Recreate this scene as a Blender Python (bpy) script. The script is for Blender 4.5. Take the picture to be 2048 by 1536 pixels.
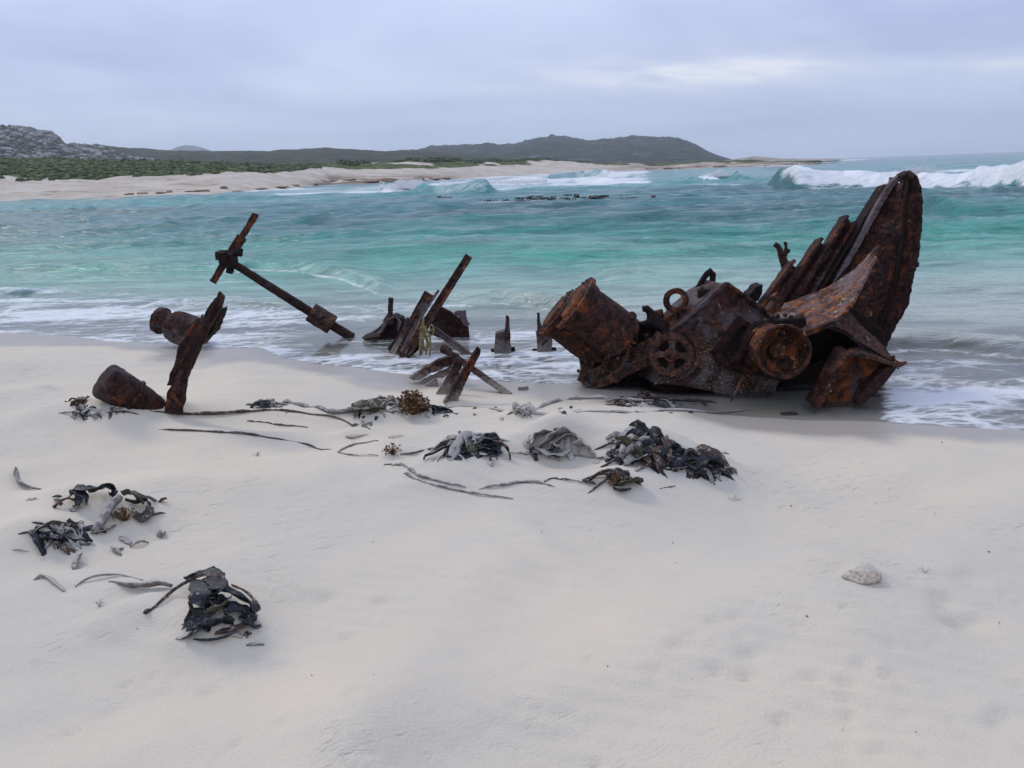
import bpy, bmesh, math, random
import numpy as np
from mathutils import Vector, Matrix

for o in list(bpy.data.objects):
    bpy.data.objects.remove(o)
SC = bpy.context.scene
COL = SC.collection
R = math.radians

# ------------------------------------------------------------------ camera
H = 2.0
F = 1547.0
PITCH, ROLL = R(15.46), R(2.06)
FWD = np.array([0, math.cos(PITCH), -math.sin(PITCH)])
UP0 = np.array([0, math.sin(PITCH), math.cos(PITCH)])
RT0 = np.array([1.0, 0, 0])
RT = RT0 * math.cos(ROLL) - UP0 * math.sin(ROLL)
UP = RT0 * math.sin(ROLL) + UP0 * math.cos(ROLL)
CAM = np.array([0, 0, H])
cd = bpy.data.cameras.new('camera')
cam = bpy.data.objects.new('camera', cd)
COL.objects.link(cam)
cd.sensor_width = 36.0
cd.lens = 36.0 * F / 2048.0
cd.clip_start = 0.05
cd.clip_end = 60000
M = Matrix.Identity(4)
for i in range(3):
    M[i][0] = RT[i]; M[i][1] = UP[i]; M[i][2] = -FWD[i]; M[i][3] = CAM[i]
cam.matrix_world = M
SC.camera = cam

# ------------------------------------------------------------------ sky, sun, exposure
SUN_EL, SUN_AZ = R(46), R(-48)          # azimuth measured from +Y towards +X
world = bpy.data.worlds.new('World')
SC.world = world
world.use_nodes = True
wn, wl = world.node_tree.nodes, world.node_tree.links
wn.clear()


def N(nodes, t, **kw):
    n = nodes.new(t)
    for k, v in kw.items():
        if k == 'op':
            n.operation = v
        elif isinstance(k, str) and k.startswith('i_'):
            n.inputs[int(k[2:])].default_value = v
        else:
            setattr(n, k, v)
    return n


def build_world():
    out = N(wn, 'ShaderNodeOutputWorld')
    tc = N(wn, 'ShaderNodeTexCoord')
    sep = N(wn, 'ShaderNodeSeparateXYZ')
    wl.new(tc.outputs['Generated'], sep.inputs[0])

    def m(op, a, b=None, c=None):
        n = N(wn, 'ShaderNodeMath', op=op)
        for i, v in enumerate((a, b, c)):
            if v is None:
                continue
            if isinstance(v, (int, float)):
                n.inputs[i].default_value = v
            else:
                wl.new(v, n.inputs[i])
        return n.outputs[0]
    X, Y, Z = sep.outputs
    zz = m('MAXIMUM', Z, 0.0)
    den = m('ADD', zz, 0.10)
    cx = m('DIVIDE', X, den)
    cy = m('DIVIDE', Y, den)
    cmb = N(wn, 'ShaderNodeCombineXYZ')
    wl.new(cx, cmb.inputs[0]); wl.new(cy, cmb.inputs[1])
    n1 = N(wn, 'ShaderNodeTexNoise')
    n1.inputs['Scale'].default_value = 0.42
    n1.inputs['Detail'].default_value = 5
    n1.inputs['Roughness'].default_value = 0.5
    n1.inputs['Distortion'].default_value = 0.5
    wl.new(cmb.outputs[0], n1.inputs['Vector'])
    az = m('ARCTAN2', X, Y)
    # brightness through the cloud deck
    ramp = N(wn, 'ShaderNodeValToRGB')
    ramp.color_ramp.elements[0].position = 0.36
    ramp.color_ramp.elements[0].color = (0.43, 0.515, 0.79, 1)
    ramp.color_ramp.elements[1].position = 0.64
    ramp.color_ramp.elements[1].color = (0.70, 0.80, 1.04, 1)
    wl.new(n1.outputs[0], ramp.inputs[0])
    # thin bright gaps in the deck near the horizon on the right: soft bands
    el = m('ARCSINE', Z)
    n2 = N(wn, 'ShaderNodeTexNoise')
    n2.inputs['Scale'].default_value = 1.0
    n2.inputs['Detail'].default_value = 4
    cm2 = N(wn, 'ShaderNodeCombineXYZ')
    wl.new(m('MULTIPLY', az, 9.0), cm2.inputs[0])
    wl.new(m('ADD', m('MULTIPLY', el, 50.0), m('MULTIPLY', az, 6.0)), cm2.inputs[1])
    wl.new(cm2.outputs[0], n2.inputs['Vector'])
    tot = None
    for (a0, e0, wa, we, amt, slope) in ((0.205, 0.1005, 0.095, 0.0135, 1.1, -0.06), (0.33, 0.100, 0.06, 0.012, .95, -0.10),
                                  (0.58, 0.085, 0.11, 0.012, .9, 0.0), (0.18, 0.10, .30, .030, .42, 0), (-0.55, 0.075, .2, .03, .25, 0)):
        da = m('SUBTRACT', az, a0)
        ga = m('POWER', m('DIVIDE', da, wa), 2.0)
        de = m('SUBTRACT', m('SUBTRACT', el, e0), m('MULTIPLY', da, slope))
        ge = m('POWER', m('DIVIDE', m('ABSOLUTE', de), we), 2.0)
        g = m('MULTIPLY', m('EXPONENT', m('MULTIPLY', m('ADD', ga, ge), -1.0)), amt)
        tot = g if tot is None else m('ADD', tot, g)
    mod = N(wn, 'ShaderNodeMapRange')
    mod.inputs[1].default_value = 0.34; mod.inputs[2].default_value = 0.62
    mod.inputs[3].default_value = 0.25; mod.inputs[4].default_value = 1.0
    wl.new(n2.outputs[0], mod.inputs[0])
    gap = m('MINIMUM', m('MULTIPLY', tot, mod.outputs[0]), 1.0)
    mx = N(wn, 'ShaderNodeMix', data_type='RGBA')
    wl.new(gap, mx.inputs[0])
    wl.new(ramp.outputs[0], mx.inputs[6])
    mx.inputs[7].default_value = (1.0, 0.99, 1.06, 1)
    # pale band low over the horizon
    hz = N(wn, 'ShaderNodeMapRange')
    hz.inputs[1].default_value = 0.0; hz.inputs[2].default_value = 0.13
    hz.inputs[3].default_value = 0.75; hz.inputs[4].default_value = 0.0
    wl.new(zz, hz.inputs[0])
    mh = N(wn, 'ShaderNodeMix', data_type='RGBA')
    wl.new(hz.outputs[0], mh.inputs[0])
    wl.new(mx.outputs[2], mh.inputs[6])
    mh.inputs[7].default_value = (0.62, 0.765, 1.06, 1)
    # overcast decks grow brighter towards the zenith
    zb = m('ADD', m('MULTIPLY', m('POWER', zz, 1.3), 0.75), 1.0)
    bgc = N(wn, 'ShaderNodeBackground')
    wl.new(mh.outputs[2], bgc.inputs[0])
    wl.new(zb, bgc.inputs[1])
    sky = N(wn, 'ShaderNodeTexSky', sky_type='NISHITA')
    sky.sun_disc = False
    sky.sun_elevation = SUN_EL
    sky.sun_rotation = SUN_AZ
    bgs = N(wn, 'ShaderNodeBackground')
    bgs.inputs[1].default_value = 0.1
    wl.new(sky.outputs[0], bgs.inputs[0])
    mix = N(wn, 'ShaderNodeMixShader')
    mix.inputs[0].default_value = 0.92
    wl.new(bgs.outputs[0], mix.inputs[1])
    wl.new(bgc.outputs[0], mix.inputs[2])
    wl.new(mix.outputs[0], out.inputs[0])


build_world()
sd = bpy.data.lights.new('sun', 'SUN')
sd.energy = 1.5
sd.angle = R(16)
sd.color = (1.0, 0.91, 0.76)
sun = bpy.data.objects.new('sun', sd)
COL.objects.link(sun)
_d = Vector((math.cos(SUN_EL) * math.sin(SUN_AZ), math.cos(SUN_EL) * math.cos(SUN_AZ), math.sin(SUN_EL)))
sun.rotation_euler = _d.to_track_quat('Z', 'Y').to_euler()
SC.view_settings.view_transform = 'Standard'
SC.view_settings.look = 'None'
SC.view_settings.exposure = 0.0
SC.view_settings.gamma = 1.0
SC.view_settings.use_curve_mapping = False
SC.cycles.max_bounces = 5
SC.cycles.diffuse_bounces = 3
SC.cycles.glossy_bounces = 2
SC.cycles.transparent_max_bounces = 8
SC.cycles.volume_bounces = 0
SC.cycles.use_denoising = True

# ------------------------------------------------------------------ measuring helpers


def ray(px, py):
    return FWD * F + RT * (px - 1024.0) + UP * (768.0 - py)


def W(px, py, y):
    d = ray(px, py)
    return CAM + d * (y / d[1])


def Wz(px, py, z=0.0):
    d = ray(px, py)
    return CAM + d * ((z - H) / d[2])


def far(px, py, r):
    d = ray(px, py)
    return CAM + d * (r / math.hypot(d[0], d[1]))


def mpp(P):
    return float(np.dot(np.asarray(P) - CAM, FWD)) / F


def project(X, Y, Z):
    v = np.stack([X - CAM[0], Y - CAM[1], Z - CAM[2]], -1)
    k = np.maximum(v @ FWD, 1e-3)
    return 1024 + F * (v @ RT) / k, 768 - F * (v @ UP) / k


def _hash(ix, iy, seed):
    h = (ix.astype(np.int64) * 374761393 + iy.astype(np.int64) * 668265263 + seed * 974634777) & 0x7fffffff
    h = ((h ^ (h >> 13)) * 1274126177) & 0x7fffffff
    h = (h ^ (h >> 16)) & 0xffffff
    return h / float(0xffffff)


def vnoise(x, y, seed=0):
    x = np.asarray(x, float); y = np.asarray(y, float)
    ix, iy = np.floor(x), np.floor(y)
    fx, fy = x - ix, y - iy
    ux = fx * fx * fx * (fx * (fx * 6 - 15) + 10)
    uy = fy * fy * fy * (fy * (fy * 6 - 15) + 10)
    a = _hash(ix, iy, seed); b = _hash(ix + 1, iy, seed)
    c = _hash(ix, iy + 1, seed); d = _hash(ix + 1, iy + 1, seed)
    return (a + (b - a) * ux) * (1 - uy) + (c + (d - c) * ux) * uy


def fbm(x, y, octv=4, seed=0, gain=0.5):
    """about -1..1"""
    s = 0.0; a = 1.0; t = 0.0
    for i in range(octv):
        s = s + a * (vnoise(x, y, seed + i * 17) * 2 - 1)
        t += a
        a *= gain
        x = x * 2.03 + 11.3; y = y * 2.03 + 5.7
    return s / t * 1.6


def smooth(a, b, x):
    t = np.clip((np.asarray(x, float) - a) / (b - a), 0, 1)
    return t * t * (3 - 2 * t)


# ------------------------------------------------------------------ sand surface (world function)
_sh = [(-700, 640), (-300, 655), (0, 668), (150, 674), (300, 689), (400, 694), (510, 698), (560, 722), (640, 735), (700, 740),
       (800, 752), (900, 760), (1050, 768), (1160, 772), (1300, 786), (1430, 820), (1600, 838), (1740, 843), (1900, 856),
       (2048, 868), (2300, 885)]
_sp = np.array([Wz(a, b, 0.015)[:2] for a, b in _sh])


def shore_y(x):
    x = np.asarray(x, float)
    y = np.interp(x, _sp[:, 0], _sp[:, 1])
    return y + 0.10 * fbm(x * 1.1, x * 0 + 3.3, 3, 5)


def sand_base(x, y):
    s = shore_y(x) - y
    inl = 0.44 * (1 - np.exp(-np.maximum(s, 0) / 4.2))
    sea = 0.055 * np.minimum(s, 0)
    z = 0.015 + inl + np.maximum(sea, -2.5)
    k = smooth(0.1, 1.6, s)
    # long drift streaks, drawn out along the wind
    a = R(24)
    u = x * math.cos(a) + y * math.sin(a); v = -x * math.sin(a) + y * math.cos(a)
    z = z + k * (0.06 * fbm(x * .5, y * .55, 3, 2) + 0.05 * fbm(u * .45, v * 1.5, 2, 9))
    return z


_mounds = []      # x, y, rx, ry, h, power-ish
_dents = []


def sand_low(x, y):
    z = sand_base(x, y)
    for (mx, my, rx, ry, h, ang) in _mounds:
        dx, dy = x - mx, y - my
        c, s_ = math.cos(ang), math.sin(ang)
        q = ((dx * c + dy * s_) / rx) ** 2 + ((-dx * s_ + dy * c) / ry) ** 2
        z = z + h * (1.4 if h > 0 else 1.0) * np.exp(-q)
    return z


def gp(px, py, lift=0.0, fn=None):
    """where the ray through a pixel meets the sand (raised by lift)"""
    fn = fn or sand_low
    d = ray(px, py)
    d = d / d[1]
    t = np.linspace(1.0, 16.0, 600)
    X = CAM[0] + d[0] * t; Y = t; Z = CAM[2] + d[2] * t
    dz = Z - fn(X, Y) - lift
    i = np.argmax(dz < 0)
    if i == 0:
        i = 599
    t0, t1 = t[i - 1], t[i]
    w = dz[i - 1] / (dz[i - 1] - dz[i] + 1e-9)
    tt = t0 + (t1 - t0) * np.clip(w, 0, 1)
    return CAM + d * tt


def mound(px, py, rx, ry, h, ang=0.0):
    p = gp(px, py, fn=sand_base)
    _mounds.append((p[0], p[1], rx, ry, h, ang))


def zs(x, y):
    return float(sand_low(np.array([x]), np.array([y]))[0])


# sand heaped against the weed and the wreck
mound(300, 1250, .24, .17, .085, .2); mound(440, 1272, .17, .14, .11)
mound(150, 1025, .22, .18, .06, .2); mound(250, 1050, .25, .16, .05); mound(110, 1105, .22, .14, .08)
mound(30, 1100, .5, .3, .06); mound(380, 975, .9, .3, .06, .3)
mound(170, 1165, .25, .12, .035); mound(285, 1190, .22, .12, .05)
mound(930, 945, .36, .22, .14); mound(1120, 916, .30, .18, .18); mound(1265, 935, .33, .22, .14, -.2)
mound(1400, 950, .38, .2, .09, -.3); mound(1235, 990, .28, .18, .055); mound(1090, 985, .5, .2, .05)
mound(800, 890, .2, .14, .05); mound(715, 872, .16, .12, .04); mound(790, 912, .16, .1, .04)
mound(800, 838, .45, .16, .08); mound(1040, 838, .2, .12, .06); mound(620, 835, .6, .14, .05)
mound(220, 835, .6, .18, .05); mound(255, 812, .35, .2, .06); mound(345, 822, .2, .15, .05)
mound(1722, 1150, .085, .05, .045); mound(480, 875, .8, .12, .035); mound(880, 985, .5, .14, .03)
mound(1490, 812, 1.0, .28, -.055); mound(345, 834, .25, .14, -.03); mound(905, 812, .3, .12, -.02)
mound(90, 778, .1, .06, .03); mound(905, 806, .25, .15, .04)
# a long soft drift line running towards the camera
for k in range(9):
    t_ = k / 8
    mound(1060 - 400 * t_, 1080 + 440 * t_, .30, .12, .035, R(-62))
for (a, b, r_, h_) in ((1905, 1212, .075, .012), (1922, 1243, .07, .012), (1880, 1190, .06, .009), (1930, 1152, .07, .008), (1945, 1232, .05, .009),
                    (1500, 1305, .045, .010), (1484, 1275, .03, .007), (1430, 1337, .035, .008), (1490, 1350, .03, .008), (1345, 1288, .04, .007),
                    (1430, 1240, .03, .006), (1470, 1231, .03, .006), (1720, 1322, .03, .009), (1625, 1355, .025, .006), (1690, 1365, .03, .006),
                    (1690, 1400, .03, .006), (1780, 1345, .03, .005), (2000, 1440, .05, .009), (1310, 1335, .03, .006), (1560, 1440, .03, .007),
                    (690, 1280, .03, .006), (870, 1158, .02, .006), (895, 1168, .02, .006), (760, 1210, .04, .006), (640, 1200, .06, .006),
                    (1680, 1130, .05, .004), (620, 1405, .03, .006), (560, 1330, .03, .005), (230, 1420, .05, .006), (420, 1380, .04, .006)):
    p_ = gp(a, b, fn=sand_base)
    _dents.append((p_[0], p_[1], r_, h_ * 3.0))
rng0 = random.Random(4)
for k in range(420):
    a = rng0.uniform(0, 2048); b = rng0.uniform(1180, 1536)
    if rng0.random() > (0.25 + 0.75 * abs(a - 900) / 900):
        continue
    p_ = gp(a, b, fn=sand_base)
    _dents.append((p_[0], p_[1], rng0.uniform(.010, .026), rng0.uniform(-.010, .016)))


def sand_z(x, y):
    z = sand_low(x, y)
    k = smooth(0.2, 1.5, shore_y(x) - y)
    z = z + k * (0.0075 * fbm(x * 3.1, y * 5.5, 3, 21))
    rp = x * .33 + y * .94 + .05 * fbm(x * 1.3, y * 1.3, 2, 8)
    z = z + k * 0.004 * np.sin(rp * 2 * math.pi / 0.085) * smooth(-.1, .5, fbm(x * .7, y * .7, 2, 40))
    for (dx_, dy_, r_, h_) in _dents:
        mk = (np.abs(x - dx_) < 3 * r_) & (np.abs(y - dy_) < 3 * r_)
        if mk.any():
            xx = (x[mk] - dx_) / r_; yy = (y[mk] - dy_) / (r_ * .75)
            q = xx * xx + yy * yy
            z[mk] += h_ * (-np.exp(-q) + .45 * np.exp(-((xx) ** 2 + (yy - 1.2) ** 2)))
    return z


# ------------------------------------------------------------------ material helpers
def new_mat(name):
    m = bpy.data.materials.new(name)
    m.use_nodes = True
    nt = m.node_tree
    nt.nodes.clear()
    out = nt.nodes.new('ShaderNodeOutputMaterial')
    b = nt.nodes.new('ShaderNodeBsdfPrincipled')
    nt.links.new(b.outputs[0], out.inputs[0])
    return m, nt.nodes, nt.links, b, out


class G:
    """terse node graph building"""

    def __init__(s, nodes, links):
        s.n, s.l = nodes, links

    def put(s, sock, v):
        if v is None:
            return
        if hasattr(v, 'is_output'):
            s.l.new(v, sock)
        else:
            if isinstance(v, tuple) and len(v) == 3 and sock.type == 'RGBA':
                v = (*v, 1)
            sock.default_value = v

    def math(s, op, a, b=None, c=None):
        n = s.n.new('ShaderNodeMath'); n.operation = op
        for i, v in enumerate((a, b, c)):
            s.put(n.inputs[i], v)
        return n.outputs[0]

    def noise(s, vec, scale, detail=4, rough=.55, dist=0.0, out=0):
        n = s.n.new('ShaderNodeTexNoise')
        s.put(n.inputs['Vector'], vec)
        s.put(n.inputs['Scale'], scale); s.put(n.inputs['Detail'], detail)
        s.put(n.inputs['Roughness'], rough); s.put(n.inputs['Distortion'], dist)
        return n.outputs[out]

    def voro(s, vec, scale, feature='F1', rand=1.0):
        n = s.n.new('ShaderNodeTexVoronoi'); n.feature = feature
        s.put(n.inputs['Vector'], vec); s.put(n.inputs['Scale'], scale); s.put(n.inputs['Randomness'], rand)
        return n.outputs[0]

    def rng(s, v, a, b, c=0.0, d=1.0, sm=True):
        n = s.n.new('ShaderNodeMapRange')
        n.interpolation_type = 'SMOOTHSTEP' if sm else 'LINEAR'
        s.put(n.inputs[0], v)
        for i, q in enumerate((a, b, c, d)):
            s.put(n.inputs[i + 1], q)
        return n.outputs[0]

    def mix(s, f, a, b):
        n = s.n.new('ShaderNodeMix'); n.data_type = 'RGBA'
        s.put(n.inputs[0], f); s.put(n.inputs[6], a); s.put(n.inputs[7], b)
        return n.outputs[2]

    def pos(s):
        return s.n.new('ShaderNodeNewGeometry').outputs['Position']

    def normal(s):
        return s.n.new('ShaderNodeNewGeometry').outputs['Normal']

    def sep(s, v):
        n = s.n.new('ShaderNodeSeparateXYZ'); s.put(n.inputs[0], v)
        return n.outputs

    def vmul(s, v, k):
        n = s.n.new('ShaderNodeVectorMath'); n.operation = 'MULTIPLY'
        s.put(n.inputs[0], v); n.inputs[1].default_value = k
        return n.outputs[0]

    def vadd(s, a, b):
        n = s.n.new('ShaderNodeVectorMath'); n.operation = 'ADD'
        s.put(n.inputs[0], a); s.put(n.inputs[1], b)
        return n.outputs[0]

    def rot(s, v, ang):
        n = s.n.new('ShaderNodeVectorRotate'); n.rotation_type = 'Z_AXIS'
        s.put(n.inputs[0], v); n.inputs['Angle'].default_value = ang
        return n.outputs[0]

    def attr(s, name, out='Fac'):
        n = s.n.new('ShaderNodeAttribute'); n.attribute_name = name
        return n.outputs[out]

    def bump(s, h, strength=.5, dist=.02, normal=None):
        n = s.n.new('ShaderNodeBump')
        n.inputs['Strength'].default_value = strength
        n.inputs['Distance'].default_value = dist
        s.put(n.inputs['Height'], h)
        if normal is not None:
            s.put(n.inputs['Normal'], normal)
        return n.outputs[0]


SANDC = (0.60, 0.545, 0.475)


def mat_sand():
    m, n, l, b, o = new_mat('sand')
    g = G(n, l)
    p = g.pos()
    big = g.noise(p, .55, 4, .5)
    fine = g.noise(p, 160, 1, .7)
    c = g.mix(g.rng(big, .3, .7), (0.485, 0.443, 0.372), (0.585, 0.505, 0.392))
    st = g.noise(g.vmul(g.rot(p, R(-24)), (1.1, 6.0, 1)), 1.0, 4, .6)
    c = g.mix(g.rng(st, .48, .72, 0, .35), c, (0.50, 0.465, 0.40))
    c = g.mix(g.rng(fine, .35, .65, 0, .22), c, (0.42, 0.37, 0.30))
    spk = g.noise(p, 420, 1, .5)
    c = g.mix(g.rng(spk, .66, .74, 0, .5), c, (0.20, 0.16, 0.13))
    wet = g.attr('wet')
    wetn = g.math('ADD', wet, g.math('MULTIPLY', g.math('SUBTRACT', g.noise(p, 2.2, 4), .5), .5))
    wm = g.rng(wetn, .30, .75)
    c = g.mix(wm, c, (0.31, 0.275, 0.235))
    g.put(b.inputs['Base Color'], c)
    g.put(b.inputs['Roughness'], g.rng(wm, 0, 1, .92, .38))
    g.put(b.inputs['Specular IOR Level'], g.rng(wm, 0, 1, .12, .4))
    # fine lumps of a rain-crusted, wind-combed surface
    lump = g.noise(g.vmul(g.rot(p, R(-20)), (9, 22, 9)), 1.0, 5, .68)
    lm = g.rng(g.noise(p, .8, 3), .46, .64)
    pit = g.noise(g.vmul(p, (60, 95, 60)), 1.0, 3, .6)
    h1 = g.math('ADD', g.math('MULTIPLY', lump, g.math('ADD', g.math('MULTIPLY', lm, .55), .10)), g.math('MULTIPLY', pit, .16))
    dn = g.noise(g.vmul(g.rot(p, R(-14)), (8, 21, 8)), 1.0, 3, .55, .3)
    h1 = g.math('SUBTRACT', h1, g.math('MULTIPLY', g.rng(dn, .58, .72), g.math('MULTIPLY', lm, .30)))
    h1 = g.math('MULTIPLY', h1, g.rng(wm, 0, .7, 1, .12))
    bp = g.bump(h1, .8, .024)
    bp2 = g.bump(fine, .25, .002, bp)
    g.put(b.inputs['Normal'], bp2)
    return m


def mat_rust(name, orange=.35, ochre=.2, grey=.3, dark=0.0, dusty=0.0, scale=1.0, dusty_top=.22, k=1.0, barn=0.0):
    m, n, l, b, o = new_mat(name)
    g = G(n, l)
    p = g.pos()
    a = g.noise(p, 16 * scale, 6, .70, .4)
    c = g.mix(g.rng(a, .36, .66), (0.0065 * k, 0.0032 * k, 0.0036 * k), (0.072 * k, 0.027 * k, 0.019 * k))
    a2 = g.noise(g.vadd(p, (3.1, 7.7, 1.3)), 6.0 * scale, 7, .70, .7)
    c = g.mix(g.rng(a2, .60 - orange * .22, .72 - orange * .16, 0, .95), c, (0.20 * k, 0.057 * k, 0.015 * k))
    a5 = g.noise(g.vadd(p, (9.1, 1.7, 4.3)), 3.6 * scale, 6, .68, .5)
    c = g.mix(g.rng(a5, .62 - grey * .26, .78 - grey * .2, 0, .8), c, (0.115 * k, 0.094 * k, 0.098 * k))
    a3 = g.noise(g.vadd(p, (13.1, 2.7, 5.3)), 10 * scale, 6, .74, .9)
    c = g.mix(g.rng(a3, .68 - ochre * .2, .74 - ochre * .16, 0, .9), c, (0.44 * k, 0.27 * k, 0.09 * k))
    a4 = g.noise(p, 42, 5, .7, .6)
    c = g.mix(g.rng(a4, .50, .66, 0, .6), c, (0.010, 0.0055, 0.006))
    if barn:
        zz_ = g.sep(p)[2]
        sp_ = g.math('MULTIPLY', g.rng(g.noise(p, 75, 3, .7), .58, .64), g.rng(zz_, .72, .30))
        c = g.mix(g.math('MULTIPLY', sp_, barn), c, (.36, .30, .17))
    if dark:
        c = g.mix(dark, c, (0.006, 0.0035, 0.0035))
    if dusty:
        z = g.sep(p)[2]
        dz = g.rng(g.math('ADD', z, g.math('MULTIPLY', g.math('SUBTRACT', g.noise(p, 22, 4, .65), .5), .35)), dusty_top, .02, 0, dusty)
        c = g.mix(dz, c, (0.33, 0.285, 0.235))
    g.put(b.inputs['Base Color'], c)
    g.put(b.inputs['Roughness'], g.rng(a, .3, .7, .6, .85))
    g.put(b.inputs['Specular IOR Level'], .16)
    v = g.voro(g.vadd(p, g.vmul(g.noise(p, 14, 2, out=1), (.05, .05, .05))), 24, 'F1')
    h = g.math('ADD', g.math('MULTIPLY', a, 1.0), g.math('ADD', g.math('MULTIPLY', a4, .45), g.math('MULTIPLY', v, .45)))
    g.put(b.inputs['Normal'], g.bump(h, .75, .022))
    return m


def mat_kelp(name, col, col2, dust, rough=.38):
    m, n, l, b, o = new_mat(name)
    g = G(n, l)
    p = g.pos()
    c = g.mix(g.rng(g.noise(p, 16, 5, .6), .35, .65), col, col2)
    d = g.noise(p, 34, 6, .7)
    up = g.sep(g.normal())[2]
    dm = g.math('MULTIPLY', g.rng(d, .66 - dust * .45, .86 - dust * .45), g.rng(up, -.3, .5, .25, 1))
    sp = g.noise(p, 260, 2, .6)
    dm = g.math('MAXIMUM', dm, g.rng(sp, .62, .70, 0, .45))
    c = g.mix(dm, c, (0.40, 0.36, 0.325))
    g.put(b.inputs['Base Color'], c)
    g.put(b.inputs['Roughness'], g.rng(dm, 0, 1, rough, .9))
    g.put(b.inputs['Specular IOR Level'], .2)
    g.put(b.inputs['Normal'], g.bump(g.math('ADD', g.noise(p, 60, 4, .6), g.math('MULTIPLY', d, .5)), .35, .006))
    return m


def mat_simple(name, c1, c2, scale, rough=.85, bump=.4, bdist=.05, vec=None, detail=6, stretch=(1, 1, 1)):
    m, n, l, b, o = new_mat(name)
    g = G(n, l)
    p = g.vmul(g.pos(), stretch)
    a = g.noise(p, scale, detail, .62, .3)
    g.put(b.inputs['Base Color'], g.mix(g.rng(a, .34, .66), c1, c2))
    g.put(b.inputs['Roughness'], rough)
    g.put(b.inputs['Specular IOR Level'], .25)
    g.put(b.inputs['Normal'], g.bump(a, bump, bdist))
    return m


MAT = {}
MAT['sand'] = mat_sand()
MAT['rust'] = mat_rust('rust', .34, .18, .34, k=1.0, barn=.5)
MAT['rust_casing'] = mat_rust('rust_casing', .24, .2, .8, k=1.05, barn=.9)
MAT['rust_orange'] = mat_rust('rust_orange', .66, .38, .15, k=1.0)
MAT['rust_deck'] = mat_rust('rust_deck', .62, .55, .75, k=1.4, scale=1.4)
MAT['rust_drum'] = mat_rust('rust_drum', .50, .58, .1, k=1.05)
MAT['rust_dark_and_shade'] = mat_rust('rust_dark_and_shade', .12, .02, .0, dark=.75)  # near-black rust; also paints shade into the hollows of the wreck
MAT['rust_purple'] = mat_rust('rust_purple', .06, .06, .25, k=.7)
MAT['rust_fin'] = mat_rust('rust_fin', .38, .34, .15, k=.95, scale=1.2)
MAT['rust_dusty'] = mat_rust('rust_dusty', .26, .22, .35, dusty=.75, dusty_top=.26)
MAT['rust_grey'] = mat_rust('rust_grey', .10, .1, 1.1, dusty=.3, k=1.25)
MAT['rust_bollard'] = mat_rust('rust_bollard', .15, .22, .5, dusty=.5, dusty_top=.24, k=.85)
MAT['crust'] = mat_simple('crust', (.27, .215, .165), (.50, .43, .345), 60, .95, .8, .012)
MAT['kelp_black'] = mat_kelp('kelp_black', (.006, .0068, .009), (.020, .021, .025), .26)
MAT['kelp_grey'] = mat_kelp('kelp_grey', (.06, .06, .055), (.12, .115, .105), .8, .6)
MAT['kelp_brown'] = mat_kelp('kelp_brown', (.035, .020, .014), (.085, .045, .026), .35, .5)
MAT['kelp_olive'] = mat_kelp('kelp_olive', (.035, .034, .020), (.075, .066, .035), .35, .4)
MAT['kelp_stalk'] = mat_kelp('kelp_stalk', (.10, .085, .078), (.17, .15, .135), .55, .6)
MAT['kelp_pale'] = mat_kelp('kelp_pale', (.22, .195, .17), (.33, .295, .26), .75, .7)
MAT['tuft'] = mat_simple('tuft', (.045, .022, .012), (.17, .10, .048), 30, .7, .4, .01)

# ------------------------------------------------------------------ object helpers


def mesh(name, v, f, smooth_=False):
    me = bpy.data.meshes.new(name)
    me.from_pydata([tuple(map(float, p)) for p in v], [], [tuple(int(i) for i in q) for q in f])
    if smooth_:
        me.polygons.foreach_set('use_smooth', np.ones(len(me.polygons), bool))
    me.update()
    return me


def link(name, me, mat=None, parent=None):
    o = bpy.data.objects.new(name, me)
    COL.objects.link(o)
    if parent is not None:
        o.parent = parent
    if mat is not None and me is not None and not me.materials:
        me.materials.append(MAT[mat] if isinstance(mat, str) else mat)
    return o


BASE = {}


def thing(name, label, cat, loc, group=None):
    o = bpy.data.objects.new(name, None)
    COL.objects.link(o)
    o.empty_display_size = .1
    o.location = [float(q) for q in loc]
    BASE[o.name] = np.array(loc, float)
    o['label'] = label; o['category'] = cat
    if group:
        o['group'] = group
    return o


def root_of(o):
    while o.parent is not None:
        o = o.parent
    return o


def part(name, vf, mat, parent, smooth_=True):
    v, f = vf
    base = BASE[root_of(parent).name]
    v = np.asarray(v, float) - base
    o = link(name, mesh(name, v, f, smooth_), mat, parent)
    return o


def tag(o, label, cat, group=None, kind=None):
    if kind:
        o['kind'] = kind
    if label:
        o['label'] = label
    if cat:
        o['category'] = cat
    if group:
        o['group'] = group
    return o


_tex = {}


def clouds(size, depth=3, basis='BLENDER_ORIGINAL'):
    k = (size, depth)
    if k not in _tex:
        t = bpy.data.textures.new('grain_%g' % size, 'CLOUDS')
        t.noise_scale = size; t.noise_depth = depth
        _tex[k] = t
    return _tex[k]


def corrode(o, voxel=.012, amount=.014, fine=.006, size=.09):
    voxel *= .85; amount *= .8; fine *= 1.1
    """melt the edges of an iron part and eat into its skin"""
    r = o.modifiers.new('remesh', 'REMESH')
    r.mode = 'VOXEL'; r.voxel_size = voxel; r.use_smooth_shade = False
    for (sz, am, dp) in ((size, amount, 3), (.022, fine, 2)):
        d = o.modifiers.new('eaten', 'DISPLACE')
        d.texture = clouds(sz, dp); d.texture_coords = 'LOCAL'
        d.strength = am; d.mid_level = .55
    return o


def iron(name, vf, mat, parent, voxel=.011, amount=.014, fine=.006, size=.09):
    return corrode(part(name, vf, mat, parent), voxel, amount, fine, size)


# shapes: every one returns (verts, faces) of a closed skin
def join(*vfs):
    V, Fc, k = [], [], 0
    for v, f in vfs:
        V.extend([np.asarray(p, float) for p in v])
        Fc.extend([tuple(i + k for i in q) for q in f])
        k += len(v)
    return V, Fc


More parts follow.
